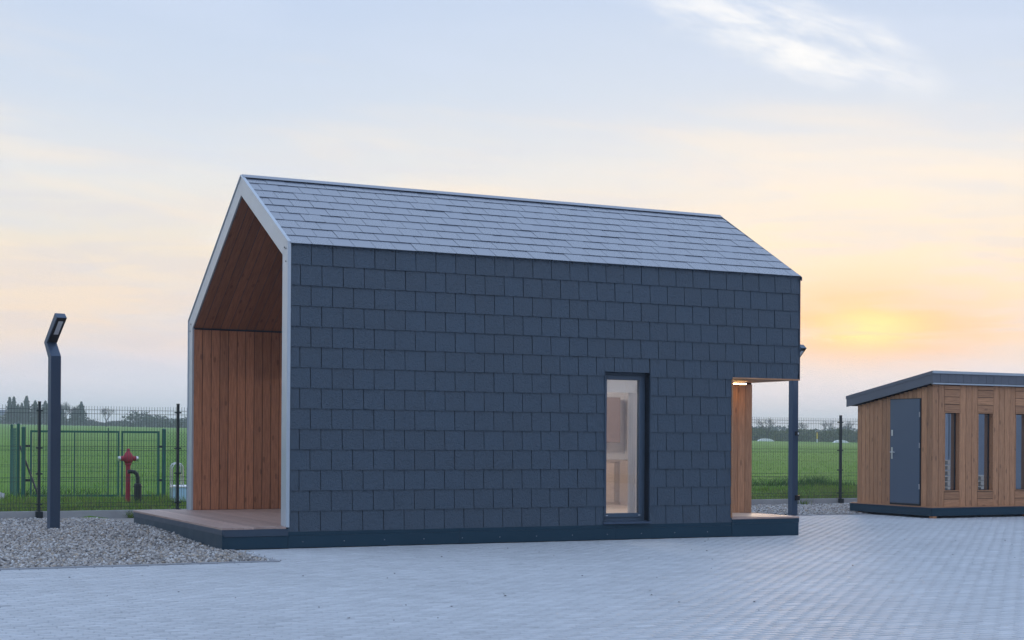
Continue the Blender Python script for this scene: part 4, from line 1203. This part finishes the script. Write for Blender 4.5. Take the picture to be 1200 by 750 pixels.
# rubble by the chain-link fence
import bmesh
RUB = ['largest pale rubble lump by the chain-link fence', 'flat pale rubble slab in the grass by the chain-link fence', 'small round rubble lump beside the large one in the grass', 'broken grey rubble chunk leaning at the chain-link post']
for i, lb in enumerate(RUB):
    x_, y_ = [(-11.15, 33.0), (-11.45, 32.8), (-10.98, 32.75), (-11.32, 33.35)][i]; s = [.17, .13, .08, .11][i]
    bm = bmesh.new(); bmesh.ops.create_icosphere(bm, subdivisions=2, radius=s)
    for v in bm.verts:
        v.co *= 1 + .28 * math.sin(v.co.x * 37 + i * 3) * math.sin(v.co.y * 41 + i) + random.uniform(-.07, .07); v.co.z *= [.6, .35, .8, .7][i]
    me = bpy.data.meshes.new('rubble_stone'); bm.to_mesh(me); bm.free(); me.materials.append(CONC)
    o_ = link('rubble_stone', me); o_.location = (x_, y_, float(terrain(x_, y_)) + s * .35)
    tag(o_, lb, 'stone', 'lumps of rubble by the chain-link fence')

# ------------------------------------------------------------------ grass
GRM = attr_mat('grass_blade', 0.7, 0.2, 3.0, 0.15, 0, 0.45)


def blades(X, Y, Z, hgt, wid, cols):
    n = len(X); an = RNG.uniform(0, np.pi, n); ln = RNG.uniform(-1.1, 1.1, (n, 2)) * hgt[:, None]
    dx_ = np.cos(an) * wid / 2; dy_ = np.sin(an) * wid / 2
    v = np.stack([np.stack([X - dx_, Y - dy_, Z - .02], -1), np.stack([X + dx_, Y + dy_, Z - .02], -1), np.stack([X + ln[:, 0], Y + ln[:, 1], Z + hgt], -1)], 1)
    f = np.arange(n * 3).reshape(n, 3)
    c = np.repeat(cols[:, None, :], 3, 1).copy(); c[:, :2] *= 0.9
    return v.reshape(-1, 3), f, c.reshape(-1, 3)


def grass(name, label, n, d0, d1, t0, t1, h0, h1, w0, cl, clump=2.0, keep=None, cat='grass'):
    t = RNG.uniform(t0, t1, n); d = d0 + (d1 - d0) * RNG.random(n) ** (1.5 if d1 < 100 else 3.0)
    w = FA[1] + (t - FA[0]) * (FB[1] - FA[1]) / (FB[0] - FA[0]) + d
    X = HX + t * CP - w * SP; Y = HY + t * SP + w * CP
    ok = np.abs(X) < 0.38 * Y + 1
    nz = np.sin(X * clump * 1.3 + 2 * np.sin(Y * clump)) * np.sin(Y * clump * 0.9 + 1.7 * np.sin(X * clump * .7)) * .5 + .5
    ok &= RNG.random(n) < 0.35 + .65 * nz
    if keep is not None: ok &= keep(X, Y)
    X, Y, nz = X[ok], Y[ok], nz[ok]; m = len(X)
    hg = RNG.uniform(h0, h1, m) * (.55 + .7 * nz)
    if d1 > 100: hg = hg * np.clip(1.15 - d[ok] / d1, .1, 1)
    ct = np.array(cl)[RNG.choice(len(cl), m)] * RNG.uniform(.8, 1.2, (m, 1))
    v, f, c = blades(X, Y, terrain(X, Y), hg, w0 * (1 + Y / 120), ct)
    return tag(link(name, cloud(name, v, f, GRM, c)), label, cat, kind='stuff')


GC = [(.16, .27, .036), (.12, .22, .036), (.21, .29, .05), (.08, .15, .03)]
grass('rough_grass', 'rough weedy grass growing along the kerb behind the fence', 60000, .08, 6.5, -9, 22, .05, .19, .012, GC + [(.20, .20, .07), (.16, .13, .09)])
grass('young_cereal', 'young green cereal crop covering the field beyond the fence', 230000, 5.0, 150, -60, 120, .07, .14, .018, [(.160, .325, .038), (.135, .285, .038), (.20, .35, .055)], .5)
# darker tussocks in the field edge
grass('tussock', 'dark tussocks along the field edge', 26000, 6.0, 8.5, -12, 24, .14, .34, .016, [(.045, .105, .028), (.035, .085, .025), (.06, .12, .03)], .9, lambda X, Y: np.sin(X * .9 + np.sin(Y)) > .1)
# little weeds in front of the kerb
wd_mb = []
for (t_, d_) in ((0.05, -.07), (15.35, -.10)):
    n = 60; X0_, Y0_ = tw(FA[0] + 0 + t_ + 1.6 if t_ < 5 else t_, fence_w(t_) + d_).xy
    X = X0_ + RNG.normal(0, .07, n); Y = Y0_ + RNG.normal(0, .03, n)
    v, f, c = blades(X, Y, np.zeros(n), RNG.uniform(.06, .20, n), np.full(n, .016), np.array(GC)[RNG.choice(4, n)])
    tag(link('weed', cloud('weed', v, f, GRM, c)), 'small green weed at the kerb foot between deck and angular lamp' if t_ < 5 else 'small green weed at the kerb foot near the timber hut', 'weed', 'weeds at the foot of the kerb')

# ------------------------------------------------------------------ trees and far things
LEAF = attr_mat('leaf', 0.7, 0.2, 0.4, 0.2, 0, 0.25)


def leafmesh(name, P_, size, cols, parent):
    n = len(P_); a = RNG.normal(0, 1, (n, 3)); a /= np.linalg.norm(a, axis=1, keepdims=True)
    b = RNG.normal(0, 1, (n, 3)); b -= a * (a * b).sum(1, keepdims=True); b /= np.linalg.norm(b, axis=1, keepdims=True)
    s = size * RNG.uniform(.6, 1.3, (n, 1))
    v = np.stack([P_ - a * s, P_ + b * s * .6, P_ + a * s, P_ - b * s * .6], 1)
    f = np.arange(n * 4).reshape(n, 4)
    return link(name, cloud(name, v.reshape(-1, 3), f, LEAF, np.repeat(cols, 4, 0)), parent)


def at_px(x, Y): return (x - 600) / 1785.0 * Y


def conifer(px, Y, h, wd, label, grp):
    X = at_px(px, Y); o_ = empty('conifer_tree', (X, Y, float(terrain(X, Y)) - .1)); tag(o_, label, 'tree', grp)
    MB().tube([(0, 0, 0), (0, 0, h * .97)], [h * .022, .02], 7).obj('trunk', BARK, o_)
    n = 1500; z = h * (.10 + .90 * RNG.random(n) ** .8); k_ = np.floor(z / h * 11) / 11
    rr_ = wd / 2 * (1.02 - z / h) ** .8 * (.75 + .5 * ((z / h * 11) % 1 < .45)) * np.sqrt(RNG.random(n)) * (1 + .25 * np.sin(k_ * 40))
    a = RNG.uniform(0, 2 * np.pi, n)
    P_ = np.stack([rr_ * np.cos(a), rr_ * np.sin(a), z - .18 * rr_], -1)
    cols = np.array([.020, .042, .022]) * RNG.uniform(.6, 1.5, (n, 1))
    leafmesh('crown', P_, h * .045, cols, o_); return o_


def bare_tree(px, Y, h, spread, label, grp, seed, zoff=0.0):
    rnd = random.Random(seed); X = at_px(px, Y); o_ = empty('bare_tree', (X, Y, float(terrain(X, Y)) - .1 + zoff)); tag(o_, label, 'tree', grp)
    tr = MB(); tr.tube([(0, 0, 0), (0, 0, h * .30)], [h * .024, h * .017], 7).obj('trunk', BARK, o_)
    mb = MB()
    def grow(p, d, ln, r_, lev):
        q = p + d * ln; mid = p + d * ln * .5 + Vector((rnd.uniform(-1, 1), rnd.uniform(-1, 1), rnd.uniform(-.3, .6))) * ln * .08
        mb.tube([p, mid, q], [r_, r_ * .85, r_ * .65], 5 if lev < 2 else 3, caps=False)
        if lev >= 5: return
        for i in range(3 if lev < 4 else 2):
            nd_ = (d + Vector((rnd.uniform(-1, 1) * spread, rnd.uniform(-1, 1) * spread, rnd.uniform(-.25, .45)))).normalized()
            grow(p.lerp(q, rnd.uniform(.55, 1.0)), nd_, ln * rnd.uniform(.6, .82), r_ * .6, lev + 1)
    for i in range(4):
        a = i * 1.57 + rnd.random()
        grow(Vector((0, 0, h * rnd.uniform(.22, .30))), Vector((math.cos(a) * spread * .8, math.sin(a) * spread * .8, 1)).normalized(), h * .23, h * .013, 0)
    mb.obj('crown', BARK, o_); return o_


CG = 'far conifers at the field edge'
cdat = [(11, 8.2, 3.0, 'narrow far conifer with a sharp tip, at the end of the row'), (16, 8.4, 3.2, 'far conifer beside the sharp-tipped one at the row end'), (21, 6.3, 3.0, 'short far conifer in the gap of the row'),
        (25.5, 6.6, 2.6, 'slim short far conifer next to the tallest one'), (31, 8.9, 4.4, 'tallest far conifer, broad at the base'), (41, 7.4, 5.0, 'broad rounded far conifer behind the fence post'),
        (53, 7.6, 6.2, 'wide dark far conifer partly behind the lamp post'), (72, 6.0, 3.4, 'small far conifer under the leafless tree'), (87, 5.6, 4.6, 'low bushy far conifer near the leafless tree'), (95, 7.4, 5.0, 'stout far conifer at the end of the row by the gap')]
for (x_, h_, w_, lb) in cdat: conifer(x_, 470 + random.uniform(-15, 15), h_, w_, lb, CG)
bare_tree(77, 455, 8.6, .55, 'tall leafless tree rising among the far conifers', None, 3)
bare_tree(85, 462, 7.8, .5, 'thinner leafless tree beside the tall leafless one among conifers', None, 9)
bare_tree(125, 420, 6.6, .75, 'small leafless tree with forked crown standing alone in the field', None, 5)
bare_tree(899, 330, 6.4, .95, 'wide leafless tree spreading above the far hedgerow', None, 12)
bare_tree(941, 420, 6.0, .6, 'faint leafless tree poking out of the far hedgerow behind the lamp post', None, 15)
bare_tree(969, 430, 6.6, .6, 'faint slender leafless tree above the hedgerow by the fence post', None, 21)
bare_tree(994, 420, 6.4, .6, 'faint leafless tree above the hedgerow beside the hut roof', None, 22)


def thicket(name, label, n, x0_, x1_, Y0_, Y1_, hf, size, cl, ymode=None):
    px = RNG.uniform(x0_, x1_, n); Y = RNG.uniform(Y0_, Y1_, n); X = (px - 600) / 1785 * (Y0_ + Y1_) / 2
    H = hf(X); u = RNG.random(n)
    P_ = np.stack([X, Y, terrain(X, Y) + H * u], -1)
    cols = np.array(cl)[RNG.choice(len(cl), n)] * RNG.uniform(.6, 1.4, (n, 1))
    o_ = leafmesh(name, P_, size, cols, None); return tag(o_, label, 'hedge', kind='stuff')


thicket('far_thicket', 'bluish mass of far shrubs at the field edge', 9000, 150, 340, 440, 460, lambda X: 3.0 + .9 * np.sin(X * .28 + 1) + .6 * np.sin(X * .9) + .4 * np.sin(X * 2.1), .34, [(.05, .07, .045), (.07, .08, .05)])
thicket('far_thicket', 'low scrub under the far conifers', 6000, -60, 105, 478, 500, lambda X: 1.9 + .5 * np.sin(X * .5) + .3 * np.sin(X * 1.3), .30, [(.05, .06, .045), (.08, .08, .07)])
thicket('far_thicket', 'pale strip of scrub between the leafless trees and the hill', 3500, 100, 160, 470, 485, lambda X: 1.3 + .4 * np.sin(X * .6), .26, [(.07, .08, .06), (.10, .10, .08)])
thicket('hedgerow', 'olive green far hedgerow along the field edge', 15000, 830, 1120, 335, 352, lambda X: 2.5 + .35 * np.sin(X * .7) + .25 * np.sin(X * 1.9), .26, [(.085, .105, .035), (.115, .125, .04), (.065, .085, .035)])
thicket('far_woodland', 'blue-grey far woodland above the hedgerow', 12000, 820, 1130, 560, 600, lambda X: 4.2 + .7 * np.sin(X * .21) + .5 * np.sin(X * .57), .45, [(.045, .06, .050), (.06, .07, .055)])

for (px, w_, lb) in ((897, 3.4, 'low white rounded cover lying at the hedge near the wide leafless tree'), (985, 3.0, 'low pale rounded cover lying at the hedge behind the fence post')):
    Y = 318.0; X = at_px(px, Y); mb = MB()
    prof = [(-.5 + i / 12, math.sin(i / 12 * math.pi) ** .6) for i in range(13)]
    mb.prism([(a_ * w_, b_ * .6) for a_, b_ in prof], -1.2, 1.2, 1)
    o_ = mb.obj('field_cover', WHITE); o_.location = (X, Y, float(terrain(X, Y)) - .02); tag(o_, lb, 'cover', 'white covers by the hedgerow')
Y = 300.0; X = at_px(957.4, Y)
mk = empty('marker_post', (X, Y, float(terrain(X, Y)) - .05)); tag(mk, 'yellow marker post with a white foot standing in the far field', 'post')
MB().box(-.12, .12, -.12, .12, .75, 1.9).obj('shaft', m_plain('marker_yellow', (.75, .52, .02), .5), mk)
MB().box(-.10, .10, -.10, .10, 0, .75).obj('foot', WHITE, mk)
MB().prism([(-.16, 1.9), (.16, 1.9), (0, 2.1)], -.16, .16, 1).obj('cap', m_plain('marker_orange', (.7, .25, .02), .5), mk)
Y = 520.0; X = at_px(-4, Y)
bn = empty('far_barn', (X, Y, float(terrain(X, Y)) - .3)); tag(bn, 'faint bluish barn beyond the far conifers', 'barn')
MB().box(-4.5, 3.0, -3, 3, 0, 3.2).obj('wall', m_plain('barn_wall', (.30, .30, .32), .8), bn)
MB().prism([(-3.4, 3.2), (3.4, 3.2), (0, 5.2)], -4.8, 3.3, 0).obj('roof', m_plain('barn_roof', (.10, .11, .14), .7), bn)

# ------------------------------------------------------------------ air
hz = MB().box(-2200, 2200, -420, 2650, -2.8, 48).obj('haze', None)
hm = bpy.data.materials.new('haze'); hm.use_nodes = True; hm.node_tree.nodes.clear(); kk = NT(hm.node_tree)
oo = kk.node('ShaderNodeOutputMaterial'); pv = kk.node('ShaderNodeVolumePrincipled')
pv.inputs['Color'].default_value = (0.86, 0.93, 1.0, 1); pv.inputs['Density'].default_value = 0.0006
kk.l.new(pv.outputs[0], oo.inputs['Volume'])
hz.data.materials.append(hm); tag(hz, kind='stuff')
